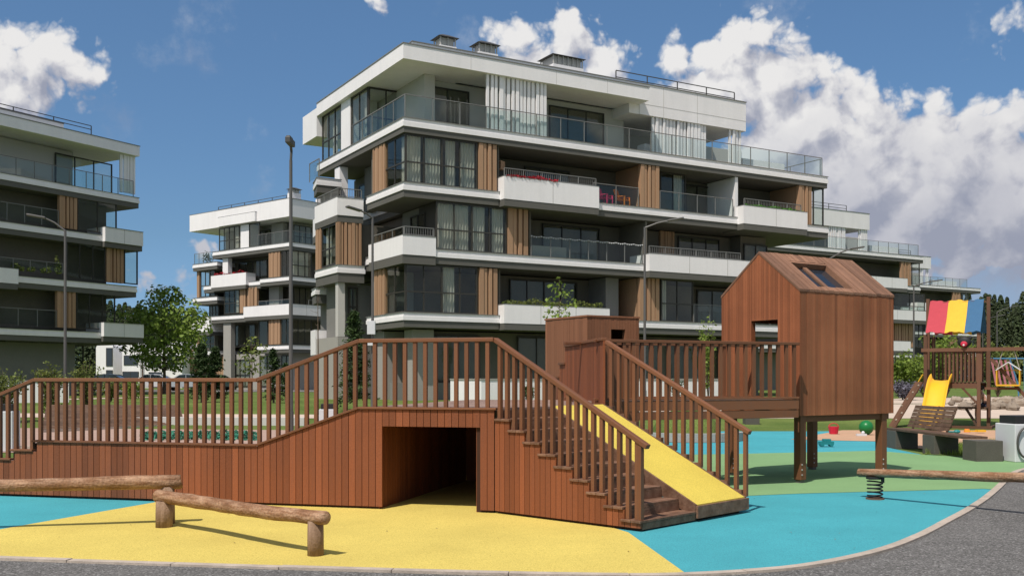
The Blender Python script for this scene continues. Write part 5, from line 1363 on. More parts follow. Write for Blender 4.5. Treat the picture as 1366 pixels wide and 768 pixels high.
def conifer(label, base, h, w, m, n, seed, name='conifer', needle=0.22, open_=0.0, group=None):
    random.seed(seed)
    r = thing(name, label, 'conifer', tuple(base), 0, group); b = Vector(base)
    tk = MB(); tk.tube([b,b+Vector((0,0,h*0.5)),b+Vector((0,0,h))],[0.05,0.03,0.006],8)
    mb = MB(); nb = int(n/28)
    for i in range(nb):
        t = random.uniform(0.02,0.98)**0.85; ang = random.uniform(0,2*math.pi)
        L_ = w*0.5*(1-t)**0.8*random.uniform(0.65,1.1)+0.04
        z0 = h*(0.04+0.94*t); dirv = Vector((math.cos(ang),math.sin(ang),-0.12+0.5*t))
        tip = b+Vector((0,0,z0))+dirv*L_
        tk.tube([b+Vector((0,0,z0)), tip],[0.012,0.003],4,False)
        for _ in range(28):
            k = random.uniform(0.15,1.05); c = b+Vector((0,0,z0))+dirv*L_*k+Vector((random.gauss(0,.04*w),random.gauss(0,.04*w),random.gauss(0,.03*w)))
            leaf_quad(mb, c, needle*random.uniform(0.6,1.2), Vector((random.gauss(0,.7),random.gauss(0,.7),1)), 2.6)
    tk.build('trunk', M_BARK, r); mb.build('crown', m, r); return r
def base_at(px, Y): p = at(px,505,Y); return (p.x, Y, tz(p.x,Y))
tree('bushy green maple between the shaded block and the smaller sunlit block', base_at(219,74), 8.2, 6.2, 1.9, 0.32, 120, M_LEAF, 44, 0.20, 'maple_tree', seed=4, tr=0.13, shape=lambda t: 0.55+0.55*math.sin(math.pi*t) if t < 0.55 else 1.12*(1-(t-0.55)/0.45)**0.8+0.12)
tree('slim maple behind the car park between two town houses', base_at(190,92), 5.3, 3.0, 2.2, 0.3, 60, M_LEAFD, 16, 0.24, 'maple_tree', seed=8, tr=0.08)
tree('thin bright young tree before the main facade above the stairs', base_at(746,36), 5.25, 1.55, 2.4, 0.15, 330, M_LEAF, 20, 0.20, 'young_tree', seed=12, tr=0.035)
tree('pale green young maple before the smaller sunlit block', base_at(336,58), 3.6, 2.1, 1.5, 0.22, 150, M_LEAFY, 18, 0.22, 'young_tree', seed=15, tr=0.04)
tree('thin nearly bare sapling with one leafy tuft beside the middle block', base_at(424,42), 4.9, 0.9, 3.2, 0.10, 25, M_LEAFD, 9, 0.10, 'sapling', seed=16, tr=0.03)
conifer('left one of two close dark green thuja trees before the smaller block', base_at(269,47), 2.75, 1.5, M_LEAFD, 3600, 21, 'thuja_tree', 0.20)
conifer('right one of two close dark green thuja trees before the smaller block', base_at(287,48), 2.6, 1.4, M_LEAFD, 3400, 22, 'thuja_tree', 0.20)
conifer('slender dark conifer before the young maple', base_at(365,46), 2.5, 1.15, M_LEAFD, 2600, 23, 'spruce_tree', 0.18)
conifer('open spruce rising behind the sloping handrail', base_at(473,40), 4.0, 1.9, M_LEAFD, 3600, 24, 'spruce_tree', 0.20)
conifer('small thuja just right of the slender conifer behind the ramp railing', base_at(381,49), 1.9, 0.8, M_LEAFD, 1500, 27, 'thuja_tree', 0.16)
def shrub(label, px, Y, h, w, m, leaf, n, seed, name='shrub', sprout=0):
    random.seed(seed); b = Vector(base_at(px,Y))
    r = thing(name, label, 'shrub', tuple(b), 0)
    st = MB(); mb = MB()
    for i in range(n):
        ang = random.uniform(0,6.28); L_ = h*random.uniform(0.65,1.0); sp = w*0.5*random.uniform(0.2,1.0)
        tip = b+Vector((math.cos(ang)*sp,math.sin(ang)*sp,L_*(1-0.25*sp/w)))
        mid = b.lerp(tip,0.5)+Vector((0,0,0.1*h))
        st.tube([b,mid,tip],[0.012,0.008,0.003],4,False)
        for _ in range(46):
            k = random.uniform(0.18,1.0); p = b.lerp(mid,k*2) if k < 0.5 else mid.lerp(tip,k*2-1)
            leaf_quad(mb, p+Vector((random.gauss(0,.06),random.gauss(0,.06),random.gauss(0,.05)))*1.3, leaf*random.uniform(.6,1.2))
    st.build('stems', M_BARK, r); mb.build('foliage', m, r)
shrub('yellow green shrub cut by the left edge behind the railing', 4, 35, 2.0, 1.5, M_LEAFY, 0.12, 36, 31)
shrub('tall yellow green shrub beside the left lamp post', 67, 35.5, 2.2, 1.25, M_LEAFY, 0.12, 36, 32)
shrub('loose leafy shrub right of the left lamp post', 116, 37, 2.3, 1.2, M_LEAFY, 0.11, 30, 33)
shrub('low yellow green shrub before the parked cars', 148, 48, 1.3, 1.6, M_LEAFY, 0.12, 24, 34)
shrub('green shrub on the lawn behind the maple', 178, 47, 1.2, 1.1, M_LEAF, 0.12, 18, 35)
shrub('bushy shrub right of the playhouse before the far white block', 1203, 62, 3.0, 3.2, M_LEAF, 0.22, 46, 36)
shrub('round shrub behind the slide', 1232, 60, 2.6, 2.4, M_LEAF, 0.22, 36, 37)
shrub('leafy bush seen under the tricolour cloth', 1262, 58, 4.2, 3.4, M_LEAF, 0.24, 52, 38)
shrub('bright bush right of the tower posts before the wood', 1331, 60, 3.5, 3.4, M_LEAFY, 0.24, 46, 39)
shrub('purple lavender clump behind the slide', 1209, 52, 1.0, 2.6, mat('lavender bloom',(0.12,0.115,0.145),0.8,var=0.1,island=0.3), 0.14, 46, 40, 'lavender')
shrub('climbing green plant behind the bridge railing before the main block', 945, 45.2, 4.2, 1.1, M_LEAF, 0.15, 14, 41)
shrub('small plant hanging over the white wall behind the stairs', 705, 43.0, 1.0, 0.7, M_LEAFD, 0.10, 14, 42)
shrub('small plant hanging over the white wall behind the bridge', 902, 45.6, 1.2, 0.7, M_LEAFD, 0.10, 16, 43)
shrub('low hedge bush beneath the far white block', 1170, 70, 2.2, 3.5, M_LEAFD, 0.25, 40, 44)
# the far wood: reads as one mass
def wood(name, px0, px1, ytops, Y, n, seed, dY=22):
    random.seed(seed); mb = MB()
    for i in range(n):
        t = (i+random.random())/n; px = px0+(px1-px0)*t; yy = Y+random.uniform(0,dY)
        yt = ytops(t)+random.uniform(-5,14); p = at(px,505,yy); h = HC+(HY-yt)/FP*yy-0.5
        w = random.uniform(3.5,6.0); pine = random.random() < 0.6
        for _ in range(1300):
            k = random.random()
            prof = (1-k)**0.75 if pine else math.sin(math.pi*min(1,0.15+0.83*k))
            ang = random.uniform(0,6.283); rr = w*0.5*prof*random.uniform(0.5,1.0)+0.15
            c = Vector((p.x+math.cos(ang)*rr, yy+math.sin(ang)*rr, 0.5+h*(0.05+0.95*k)))
            leaf_quad(mb, c, random.uniform(0.3,0.7), Vector((math.cos(ang),math.sin(ang),random.uniform(0.1,1.2))))
    return tag(mb.build(name, M_FOREST), kind='stuff')
wood('distant_wood', 1290, 1500, lambda t: 388+8*math.sin(t*7), 172, 44, 51)
wood('distant_wood', 120, 300, lambda t: 404+14*t, 160, 34, 52)
tag(wood('distant_wood', -60, 130, lambda t: 430, 160, 16, 53), kind='stuff')

# ================================================================== SMALL THINGS ON THE LEFT
sdk = thing('sun_deck', 'wide sloping brown slatted wooden lounge deck behind the ramp railing', 'wooden deck', tuple(G(60,577)), 0)
A, B, C, D = G(56,577), G(246,569), at(240,543.5,37.0), at(62,543.5,35.0)
nsl = 16; 
sm = MB()
for i in range(nsl):
    t0, t1 = i/nsl+0.004, (i+1)/nsl-0.006
    P = [A.lerp(D,t0), B.lerp(C,t0), B.lerp(C,t1), A.lerp(D,t1)]
    sm.hexa([tuple(p+Vector((0,0,-0.02+0.08))) for p in P]+[tuple(p+Vector((0,0,0.03+0.08))) for p in P])
sm.build('slats', M_DARKWOOD, sdk)
sm = MB()
for t in (0.02,0.33,0.66,0.98):
    a_, b_ = A.lerp(B,t), D.lerp(C,t); sm.bar(a_+Vector((0,0,0.02)), b_+Vector((0,0,-0.02)), 0.08, 0.10)
    sm.obar((b_.x,b_.y), tz(b_.x,b_.y), b_.z-0.03, 0.1, 0.1)
sm.build('frame', M_DARKWOOD, sdk)
sm = MB(); sm.bar(A+Vector((0,-0.08,0.05)), B+Vector((0,-0.08,0.05)), 0.06, 0.10); sm.build('edging', M_CURB, sdk)
def litter_bin(label, px, ybase, w, h, tube=False):
    b = G(px,ybase)
    r = thing('litter_bin', label, 'litter bin', tuple(b), 0.12)
    m_ = MB(); m_.box(-w/2,w/2,0,w,0.012,h); m_.build('body', M_BINWHITE, r, local=True, bevel=0.015)
    m_ = MB(); m_.box(-w/2+0.05,w/2-0.02,0.06,w-0.06,h+0.001,h+0.16); m_.build('lid', M_BLACK, r, local=True, bevel=0.01)
    if tube:
        pts = []
        for i in range(9): pts.append((0.62+0.0*i,-0.06,0.03+0.05*i)) if False else None
        pts = [(-0.11+0.20*math.cos(t), -0.05, 0.40+0.30*math.sin(t)) for t in [R(x) for x in range(60,250,12)]]
        m_ = MB(); m_.tube([(0.20,-0.05,0.74),(0.10,-0.05,0.69)]+pts+[(0.0,-0.05,0.03)],0.022,8); m_.build('handle', M_DMETAL, r, local=True, smooth=True)
litter_bin('white box shaped bin with black lid at the left edge behind the railing', 1, 603, 0.5, 0.92)
litter_bin('white box shaped bin with black lid seen between the ramp balusters', 437, 577, 0.52, 0.72)
litter_bin('white box shaped bin with bent metal tube at the right edge', 1375, 617, 0.66, 0.76, True)
tag(MB().prism([(-14,22.9),(-9.0,22.9),(-9.0,23.05),(-14,23.05)],0.013,0.12).build('low_kerb', M_CURB), kind='structure')
tag(MB().prism([(-15,34.6),(-7.0,34.0),(-7.0,34.5),(-15,35.1)],0.02,0.34).build('white_seat_wall', M_PALEWALL, base=(-11,34.5,0.02)), 'long low pale wall before the lawn behind the ramp railing', 'low wall')
random.seed(61)
tm = MB()
for i in range(900):
    c = G(random.uniform(188,345), random.uniform(578,588)); c.z = random.uniform(0.02,0.10); leaf_quad(tm, c, 0.14)
tag(tm.build('ground_cover', mat('teal green ground cover',(0.03,0.16,0.10),0.7,var=0.15,island=0.3)), kind='stuff')
# planted mound with grey edging behind the stairs
mo = thing('grass_mound', 'steep green mound with grey edging behind the ramp balusters', 'mound', (4.75,27.5,0), 0)
mm = MB(); mm.ball((4.75,27.6,0),1.0,24,10,(0.95,1.2,0.86)); mm.build('turf', M_GRASS, mo, smooth=True)
ed = MB(); pts = []
for i in range(19):
    t = R(200+i*8); pts.append((4.75+1.45*math.cos(t), 27.5+1.5*math.sin(t), 0.03))
for i in range(18):
    p, q = Vector(pts[i]), Vector(pts[i+1]); ed.bar(p+Vector((0,0,0.1)), q+Vector((0,0,0.1)), 0.22, 0.22)
ed.build('edging', M_GREYWALL, mo)
cb_ = G(1004,569.5); pm = MB(); pm.box(-0.24,0.24,0,0.45,0,0.40); pm.box(-0.26,0.26,-0.02,0.47,0.401,0.44)
po = pm.build('stone_seat', M_CONC); po.location = cb_; tag(po, 'dark grey block seat standing on the far edge of the blue ground', 'seat')

# ================================================================== BENCH
bq = thing('park_bench', 'long bench of brown planks on dark concrete blocks with a slatted backrest', 'bench', (9.35,22.3,0), math.atan2(-4.0,0.19))
def bl(x,y): return x,y
for x in (-2.0,-0.05,1.75):
    m_ = MB(); m_.box(x-0.02,x+0.55,-0.27,0.27,0.0,0.425); m_.build('concrete_block', M_CONC, bq, local=True, bevel=0.01)
m_ = MB()
for k in range(4): m_.box(-2.05,1.74,-0.26+0.132*k,-0.26+0.132*k+0.118,0.43,0.475)
m_.build('seat', M_DARKWOOD, bq, local=True)
m_ = MB()
for k in range(6):
    y0 = 0.25+0.035*k; z0 = 0.50+0.088*k
    m_.hexa([(-2.0,y0,z0),(0.05,y0,z0),(0.05,y0+0.03,z0),(-2.0,y0+0.03,z0),(-2.0,y0+0.03,z0+0.079),(0.05,y0+0.03,z0+0.079),(0.05,y0+0.06,z0+0.079),(-2.0,y0+0.06,z0+0.079)])
for x in (-1.8,-0.9,-0.1): m_.bar((x,0.275,0.40),(x,0.52,1.02),0.05,0.03,(0,1,0))
m_.build('backrest', M_DARKWOOD, bq, local=True)

# ================================================================== PLAY TOWER
tX, tY = 13.75, 33.6
tw = thing('play_tower', 'timber play tower with slanted climbing boards and yellow slide in the sand', 'play tower', (tX,tY,0), -0.55)
def tb(name, m, fn, parent=None, **k):
    mb = MB(); fn(mb); return mb.build(name, m, parent or tw, local=True, **k)
TW, TD = 1.72, 1.6
for x, y, h in ((0,0,3.12),(TW-0.10,0,3.15),(0,TD,3.1),(TW+0.02,TD,3.1),(TW+0.1,TD/2,4.35),(-0.05,TD/2,4.35)):
    tb('post', M_TOWERWOOD, lambda mb: mb.obar((x,y),0.0,h,0.11,0.11), bevel=0.008)
tb('floor_boards', M_TOWERWOOD, lambda mb: [mb.box(0.06,TW-0.06,0.1*i+0.0,0.1*i+0.09,1.50,1.54) for i in range(16)])
tb('floor_beam', M_TOWERWOOD, lambda mb: mb.box(0.06,TW-0.06,-0.05,-0.005,1.34,1.50)); tb('floor_beam', M_TOWERWOOD, lambda mb: mb.box(0.06,TW-0.06,TD+0.005,TD+0.05,1.34,1.50))
tb('top_rail', M_TOWERWOOD, lambda mb: mb.box(-0.12,6.2,-0.10,-0.06,2.54,2.66)); tb('top_rail', M_TOWERWOOD, lambda mb: mb.box(0.06,TW-0.06,TD-0.05,TD-0.01,2.54,2.64))
for i in range(14):
    if i in (0,1,2,3): continue
    tb('baluster', M_TOWERWOOD, lambda mb: mb.box(0.12+0.118*i,0.18+0.118*i,-0.05,-0.015,1.55,2.539))
for i in range(13): tb('baluster', M_TOWERWOOD, lambda mb: mb.box(0.15+0.125*i,0.21+0.125*i,TD-0.08,TD-0.052,1.55,2.539))
# roof cloth in three coloured strips, both slopes
def cloth(x0, x1, colr, nm):
    mb = MB(); nx, ny = 8, 10; vs = []
    for sgn in (1,-1):
        base = len(mb.v)
        for j in range(ny+1):
            for i in range(nx+1):
                t = j/ny; x = x0+(x1-x0)*i/nx
                y = TD/2 - sgn*t*(TD/2+0.12); z = 4.27-1.10*t-0.05*math.sin(math.pi*t)+0.015*math.sin(i*1.7+j)+0.02*math.sin(x*9)
                mb.v.append((x,y,z))
        for j in range(ny):
            for i in range(nx):
                k = base+j*(nx+1)+i; mb.f.append((k,k+1,k+nx+2,k+nx+1))
    mb.build('roof_cloth', mat(nm, colr, 0.85, var=0.06, transl=0.15), tw, local=True, smooth=True)
cloth(0.02,0.60,(0.50,0.065,0.085),'red canvas'); cloth(0.602,1.20,(0.78,0.47,0.05),'yellow canvas'); cloth(1.202,1.68,(0.055,0.145,0.27),'blue canvas')
tb('ridge_beam', M_TOWERWOOD, lambda mb: mb.box(0.01,TW+0.04,TD/2-0.03,TD/2+0.03,4.17,4.23))
# slide
sl = MB(); n = 22
def slp(t):
    z = 1.62-1.30*(t*1.02)+0.13*math.sin(t*2*math.pi); z = max(0.28, z)
    return Vector((0.50-0.02*t, -0.08-2.25*t, z))
prof = [(x*0.76, z) for x, z in [(-0.44,0.19),(-0.40,0.20),(-0.36,0.06),(-0.28,-0.01),(0,-0.03),(0.28,-0.01),(0.36,0.06),(0.40,0.20),(0.44,0.19),(0.40,-0.05),(0.25,-0.09),(-0.25,-0.09),(-0.40,-0.05)]]
base = 0; np_ = len(prof)
for i in range(n+1):
    p = slp(i/n)
    for x, z in prof: sl.v.append((p.x+x, p.y, p.z+z))
for i in range(n):
    for k in range(np_): sl.f.append((i*np_+k, i*np_+(k+1)%np_, (i+1)*np_+(k+1)%np_, (i+1)*np_+k))
sl.build('slide', mat('yellow plastic slide',(0.80,0.44,0.025),0.35,var=0.03,spec=0.5), tw, local=True, smooth=True)
# climbing board with holds on the left, and its yellow grab rail
def climb(mb):
    w = Vector((-0.50,0.80,0))*0.62
    a, b = Vector((-0.06,-0.06,1.52)), Vector((-0.78,-0.88,0.02)); t = Vector((-0.02,-0.025,0.03))
    for k in range(4):
        w0, w1 = w*(k/4+0.008), w*((k+1)/4-0.008)
        mb.hexa([b+w0,b+w1,a+w1,a+w0,b+w0+t,b+w1+t,a+w1+t,a+w0+t])
tb('climbing_board', M_TOWERWOOD, climb)
M_YP = mat('yellow painted pipe',(0.72,0.40,0.03),0.4,var=0.03)
tb('grab_rail', M_YP, lambda mb: mb.tube([(-0.22,1.3,1.75),(-0.30,1.3,1.80),(-0.75,1.3,1.0),(-0.72,1.3,0.92)],0.022,8))
for i in range(6): tb('climbing_hold', M_STONE, lambda mb: mb.ball((-0.08-0.72*(i+.6)/6.6-0.31*(0.2+0.2*(i%4)),-0.08-0.82*(i+.6)/6.6+0.50*(0.2+0.2*(i%4)),1.52-1.5*(i+.6)/6.6+0.04),0.04,8,5))
tb('brace', M_TOWERWOOD, lambda mb: mb.bar((0.06,0,0.62),(0.55,0,1.36),0.08,0.06)); tb('brace', M_TOWERWOOD, lambda mb: mb.bar((TW-0.06,0,0.75),(TW-0.6,0,1.36),0.08,0.06))
tb('swing_brace', M_TOWERWOOD, lambda mb: mb.bar((TW+0.25,0.1,2.30),(TW+2.1,0.1,0.05),0.10,0.10)); tb('swing_brace', M_TOWERWOOD, lambda mb: mb.box(TW+0.06,TW+1.0,0.08,0.14,1.30,1.38))
for x in (5.6,6.15): tb('swing_leg', M_TOWERWOOD, lambda mb: mb.bar((5.9,-0.08,2.54),(x,-0.9 if x < 6 else 0.8,0.0),0.11,0.11))
tb('low_plank', M_DARKWOOD, lambda mb: mb.box(0.42,TW+0.1,0.55,0.85,0.66,0.72)); tb('plank_support', M_DARKWOOD, lambda mb: mb.bar((1.15,0.7,0.66),(1.55,0.7,0.0),0.22,0.06)); tb('plank_support', M_DARKWOOD, lambda mb: mb.bar((0.5,0.7,0.66),(0.35,0.7,0.0),0.2,0.06))
tb('sand_frame', M_TOWERWOOD, lambda mb: [mb.box(0.4,TW+0.3,-0.08,-0.02,0.02,0.12), mb.box(TW+0.2,TW+0.28,0.0,TD,0.02,0.12)])
sw_ = thing('toddler_swing', 'yellow framed toddler swing hanging from the tower beam', 'swing', (15.86,32.28,0.9), -0.55)
def swp(nm, m, fn): mb = MB(); fn(mb); mb.build(nm, m, sw_, local=True)
swp('seat', M_YP, lambda mb: [mb.box(-0.34,0.34,-0.2,0.2,0.52,0.57)])
swp('frame', M_YP, lambda mb: [mb.tube([(x,y,0.57),(x,y,1.02)],0.02,6) for x in (-0.33,0.33) for y in (-0.18,0.18)]+[mb.tube([(-0.33,y,1.02),(0.33,y,1.02)],0.015,6) for y in (0.18,)])
swp('rope', M_CURB, lambda mb: [mb.tube([(x,0,1.02),(0.0+x*0.5,0,1.66)],0.012,5) for x in (-0.33,0.33)])
swp('canopy', M_BINWHITE, lambda mb: [mb.bar((-0.36,0,1.02),(0,0,1.28),0.3,0.025), mb.bar((0.36,0,1.02),(0,0,1.28),0.3,0.025)])
# backpack hanging on the rail
bp = thing('backpack', 'black backpack with a red front pocket hung on the tower rail', 'backpack', (14.74,32.93,2.68), -0.55)
m_ = MB(); m_.ball((0,0,0.17),0.19,12,8,(1.15,0.65,1.0)); m_.ball((-0.17,0.02,0.30),0.075,8,6,(1,0.7,1)); m_.ball((0.17,0.02,0.30),0.075,8,6,(1,0.7,1)); m_.build('bag', M_BLACK, bp, local=True, smooth=True)
m_ = MB(); m_.ball((0,-0.10,0.10),0.11,10,6,(1,0.5,0.9)); m_.build('pocket', mat('red fabric',(0.50,0.03,0.06),0.7), bp, local=True, smooth=True)
m_ = MB(); m_.ball((0,-0.155,0.06),0.035,8,5,(1,0.5,1)); m_.build('patch', M_BINWHITE, bp, local=True, smooth=True)
m_ = MB(); m_.tube([(0,0.05,0.34),(0.05,0.12,0.30),(0.05,0.16,0.0),(0.03,0.12,-0.12)],0.018,6); m_.build('strap', M_BLACK, bp, local=True)
# far pink and blue play frame
pf = thing('play_net', 'distant blue framed play net with pink strips right of the tower', 'play frame', tuple(base_at(1338,54)), 0)
M_BLP = mat('blue painted pipe',(0.06,0.18,0.30),0.4); M_PINK = mat('pink strip',(0.36,0.14,0.16),0.7,var=0.1)
zt0 = at(1338,478,54).z-tz(13,54)
def pfp(nm, m, fn): mb = MB(); fn(mb); return mb.build(nm, m, pf, local=True)
pfp('frame', M_BLP, lambda mb: [mb.tube([(-0.75,0,zt0),(1.2,0,zt0)],0.04,8), mb.tube([(0.35,0,zt0),(0.8,0,0.8),(0.85,0,0)],0.04,8), mb.tube([(-0.7,0,zt0),(-0.7,0,0)],0.04,8), mb.tube([(1.15,0,zt0),(1.15,0,0)],0.04,8)])
for i in range(5): pfp('net_strip', M_PINK, lambda mb: mb.bar((-0.6+0.24*i,0.02,zt0-0.05),(-0.35+0.26*i,0.02,0.75-0.03*i),0.11,0.02,(0,1,0)))
# child sitting on the plank under the tower
def skin_body(name, verts, edges, radii, m, parent, sub=1):
    me = bpy.data.meshes.new(name); me.from_pydata(verts, edges, []); me.update()
    o = bpy.data.objects.new(name, me); COL.objects.link(o); o.parent = parent
    md = o.modifiers.new('skin','SKIN'); me.skin_vertices.new() if not me.skin_vertices else None
    for i, rr in enumerate(radii): me.skin_vertices[0].data[i].radius = (rr, rr)
    me.skin_vertices[0].data[0].use_root = True
    sb = o.modifiers.new('sub','SUBSURF'); sb.levels = sub; sb.render_levels = sub
    me.materials.append(m)
    for p in me.polygons: p.use_smooth = True
    return o
M_SKIN = mat('skin',(0.55,0.32,0.23),0.5,var=0.03); M_HAIR = mat('dark hair',(0.035,0.022,0.016),0.6)
kid = thing('person', 'child in a pale sleeveless top sitting under the play tower, bending forward', 'child', (15.80,33.62,0.0), -0.55)
# faces left (-x), seat on the low plank, hands reaching down
V = [(0,0,0.80),(-0.06,0,0.98),(-0.13,0,1.14),(-0.17,0,1.21),(-0.21,0,1.30),(-0.22,0,1.36),
     (-0.12,-0.11,1.13),(-0.20,-0.14,0.98),(-0.33,-0.10,0.87),(-0.39,-0.09,0.84),
     (-0.12,0.11,1.13),(-0.20,0.14,0.98),(-0.33,0.10,0.87),(-0.39,0.09,0.84),
     (-0.04,-0.08,0.77),(-0.30,-0.10,0.79),(-0.32,-0.10,0.48),(-0.30,-0.10,0.16),(-0.42,-0.10,0.12),
     (-0.04,0.08,0.77),(-0.30,0.10,0.79),(-0.32,0.10,0.48),(-0.30,0.10,0.16),(-0.42,0.10,0.12)]
E = [(0,1),(1,2),(2,3),(3,4),(4,5),(2,6),(6,7),(7,8),(8,9),(2,10),(10,11),(11,12),(12,13),(0,14),(14,15),(15,16),(16,17),(17,18),(0,19),(19,20),(20,21),(21,22),(22,23)]
RR = [0.10,0.095,0.095,0.042,0.085,0.075, 0.045,0.034,0.027,0.026, 0.045,0.034,0.027,0.026, 0.07,0.055,0.045,0.032,0.03, 0.07,0.055,0.045,0.032,0.03]
skin_body('body', V, E, RR, M_SKIN, kid)
def kp(nm, m, fn, sm_=True): mb = MB(); fn(mb); return mb.build(nm, m, kid, local=True, smooth=sm_)
skin_body('top', [(0.0,0,0.80),(-0.06,0,0.98),(-0.125,0,1.13)], [(0,1),(1,2)], [0.118,0.112,0.10], mat('pale cotton',(0.62,0.56,0.52),0.8), kid)
skin_body('shorts', [(0,0,0.79),(-0.03,-0.08,0.77),(-0.24,-0.10,0.79),(-0.03,0.08,0.77),(-0.24,0.10,0.79)], [(0,1),(1,2),(0,3),(3,4)], [0.112,0.08,0.066,0.08,0.066], mat('dark shorts',(0.05,0.05,0.08),0.8), kid)
kp('hair', M_HAIR, lambda mb: [mb.ball((-0.195,0,1.355),0.098,14,10,(1,1,0.95)), mb.tube([(-0.12,0,1.38),(-0.07,0,1.33),(-0.06,0,1.22)],[0.03,0.03,0.01],8)])
kp('face', M_SKIN, lambda mb: [mb.ball((-0.245,0,1.325),0.078,14,10,(0.85,0.95,1.1)), mb.ball((-0.318,0,1.315),0.014,8,6)])
kp('eye', M_HAIR, lambda mb: [mb.ball((-0.305,y,1.345),0.010,8,6) for y in (-0.03,0.03)])
for sgn in (-1,1):
    def hand(mb):
        mb.ball((-0.41,sgn*0.088,0.825),0.026,8,6,(1.2,0.8,0.6))
        for f in range(4): mb.tube([(-0.43,sgn*(0.072+0.011*f),0.82),(-0.455,sgn*(0.072+0.011*f),0.805),(-0.462,sgn*(0.072+0.011*f),0.785)],[0.0065,0.006,0.005],6)
        mb.tube([(-0.405,sgn*0.066,0.825),(-0.43,sgn*0.055,0.81)],[0.007,0.005],6)
    kp('hand', M_SKIN, hand)
# toys in and around the sand
def toy(label, cat, px, py, m, fn, name):
    b = G(px,py,0.02); mb = MB(); fn(mb); o = mb.build(name, m); o.location = b; return tag(o, label, cat)
M_TR = mat('red toy plastic',(0.55,0.02,0.05),0.4); M_TG = mat('green ball plastic',(0.01,0.16,0.04),0.35); M_TT = mat('teal toy plastic',(0.02,0.20,0.20),0.4)
toy('red toy bucket lying near the point of the sand', 'bucket', 1112, 578.5, M_TR, lambda mb: [mb.tube([(0,0,0),(0,0,0.22)],[0.12,0.16],14), mb.tube([(0.15*math.cos(t),0,0.2+0.12*math.sin(t)) for t in [R(x) for x in range(0,181,30)]],0.012,5)], 'toy_bucket')
bl_ = toy('dark green ball in the sand under the playhouse', 'ball', 1155.5, 579.5, M_TG, lambda mb: mb.ball((0,0,0.21),0.21,18,12), 'ball')
for p in bl_.data.polygons: p.use_smooth = True
toy('small teal toy car on the blue ground', 'toy car', 1102, 595, M_TT, lambda mb: [mb.box(-0.17,0.17,-0.08,0.08,0.05,0.12), mb.box(-0.08,0.10,-0.07,0.07,0.121,0.18)]+[mb.tube([(x,-0.09,0.045),(x,0.09,0.045)],0.045,10) for x in (-0.11,0.11)], 'toy_car')
toy('yellow toy spade in the sand by the tower', 'toy spade', 1298, 577, M_YP, lambda mb: [mb.bar((-0.25,0,0.06),(0.1,0,0.05),0.04,0.04), mb.box(0.1,0.35,-0.1,0.1,0.03,0.09)], 'toy_spade')
toy('green toy scoop in the sand beside the bench', 'toy scoop', 1270, 578, M_TT, lambda mb: [mb.tube([(-0.15,0,0.06),(0.05,0,0.05)],0.025,8), mb.ball((0.15,0,0.06),0.11,10,6,(1,0.8,0.5))], 'toy_scoop')
toy('small pale toy lying beside the green ball', 'toy', 1149, 581, M_BINWHITE, lambda mb: [mb.box(-0.14,0.14,-0.06,0.06,0,0.06), mb.ball((0.05,0,0.09),0.05,8,6)], 'sand_mould')
toy('orange toy lying under the tower by its post', 'toy', 1290, 576, mat('orange toy plastic',(0.7,0.22,0.03),0.4), lambda mb: [mb.tube([(0,0,0),(0,0,0.1)],[0.1,0.07],10)], 'sand_mould')
# boulders along the plaza
random.seed(71)
proto = None
for i in range(30):
    px = 1268+(1385-1268)*(i+random.random())/30; py = random.uniform(551,561)
    b = G(px,py); b.z = tz(b.x,b.y)
    mb = MB(); rr = random.uniform(0.14,0.30); mb.ball((0,0,0.12),rr,9,6,(1.1,0.9,0.75))
    mb.v = [tuple(Vector(v)*random.uniform(0.86,1.12)) for v in mb.v]
    o = mb.build('boulder', M_STONE); o.location = b; o.rotation_euler = (0,0,random.uniform(0,6))
    tag(o, 'pale rough boulder in the row of stones beyond the sand', 'boulder', 'boulders lining the far path')
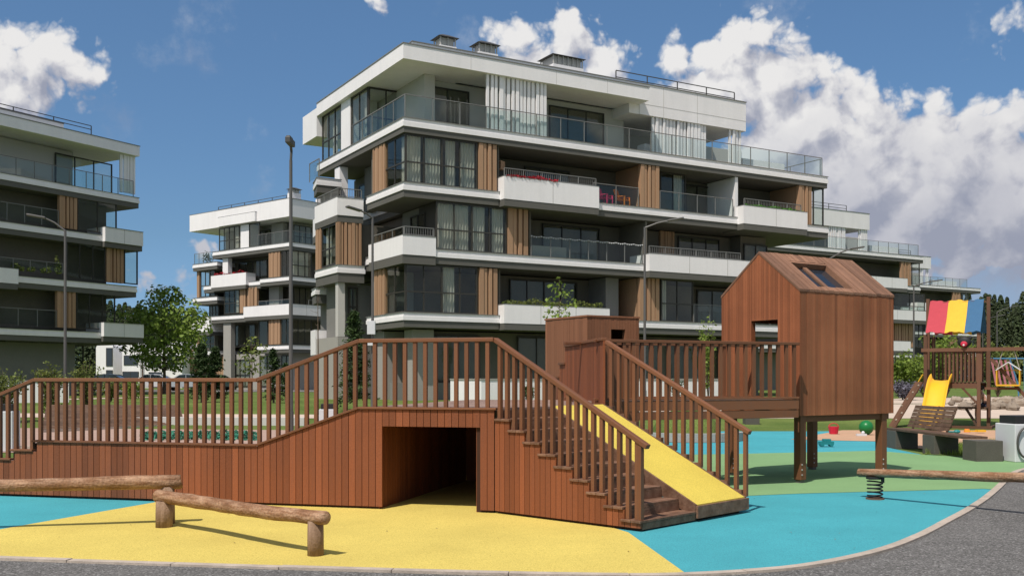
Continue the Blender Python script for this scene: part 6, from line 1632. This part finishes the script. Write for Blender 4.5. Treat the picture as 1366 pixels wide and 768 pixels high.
# grass blades under the bench
random.seed(81)
gb = MB()
pol = gp((1234,606),(1256,597),(1340,589),(1420,587),(1420,602),(1330,612))
def inside(x, y):
    c = False; n = len(pol)
    for i in range(n):
        (x1,y1),(x2,y2) = pol[i], pol[(i+1)%n]
        if (y1 > y) != (y2 > y) and x < (x2-x1)*(y-y1)/(y2-y1)+x1: c = not c
    return c
cnt = 0
while cnt < 5200:
    x, y = random.uniform(8.5,13), random.uniform(20,26)
    if not inside(x,y): continue
    cnt += 1; h = random.uniform(0.05,0.15); dx, dy = random.gauss(0,.03), random.gauss(0,.03); n0 = len(gb.v); w = 0.008
    gb.v += [(x-w,y,0.02),(x+w,y,0.02),(x+dx,y+dy,0.02+h)]; gb.f.append((n0,n0+1,n0+2))
tag(gb.build('grass', M_LEAF), kind='stuff')
# scattered grit on the asphalt and a few leaves blown against the kerb
random.seed(91)
gr_ = MB()
for i in range(700):
    x, y = random.uniform(-6,8), random.uniform(7.8,13.5)
    kx = [p for p in KS]
    yk = None
    for p, q in zip(KS[:-1], KS[1:]):
        if min(p.x,q.x) <= x <= max(p.x,q.x): yk = p.y+(q.y-p.y)*(x-p.x)/(q.x-p.x+1e-9)
    if yk is None or y > yk-0.14: continue
    r_ = random.uniform(0.003,0.008); gr_.ball((x,y,0.006+r_*0.4),r_,5,4,(1,1,0.6))
tag(gr_.build('grit', mat('grey grit', (0.27,0.26,0.245), 0.9, var=0.3, scale=(40,40,40))), kind='stuff')

# string of small bulbs wound along a balcony railing
sb_ = MB(); random.seed(95)
a0_, a1_ = a(709,.1), a(857,.1); pts = []
for i in range(97):
    t = i/96; zz = L2+1.17-0.05*abs(math.sin(t*math.pi*12)); q = bpt(FR_, a0_+(a1_-a0_)*t, 0.10, zz); pts.append(q)
    if i % 2 == 0: sb_.ball(q+Vector((0,0,-0.03)), 0.035, 6, 4)
sb_.tube(pts, 0.008, 4)
tag(sb_.build('string_lights', M_BINWHITE, base=tuple(pts[0])), 'string of pale unlit bulbs wound along the glass balcony railing of the middle block', 'string lights')
# crumbs and dry leaves blown over the rubber
random.seed(97); lt = MB()
for i in range(130):
    x, y = random.uniform(-5.5,7.5), random.uniform(9.3,15.0)
    yk = None
    for p, q in zip(KS[:-1], KS[1:]):
        if min(p.x,q.x) <= x <= max(p.x,q.x): yk = p.y+(q.y-p.y)*(x-p.x)/(q.x-p.x+1e-9)
    if yk is None or y < yk+0.05: continue
    leaf_quad(lt, Vector((x,y,0.024)), random.uniform(0.012,0.034), Vector((random.gauss(0,.2),random.gauss(0,.2),1)), 1.6)
tag(lt.build('leaf_litter', mat('dry leaf', (0.16,0.11,0.045), 0.9, island=0.5)), kind='stuff')
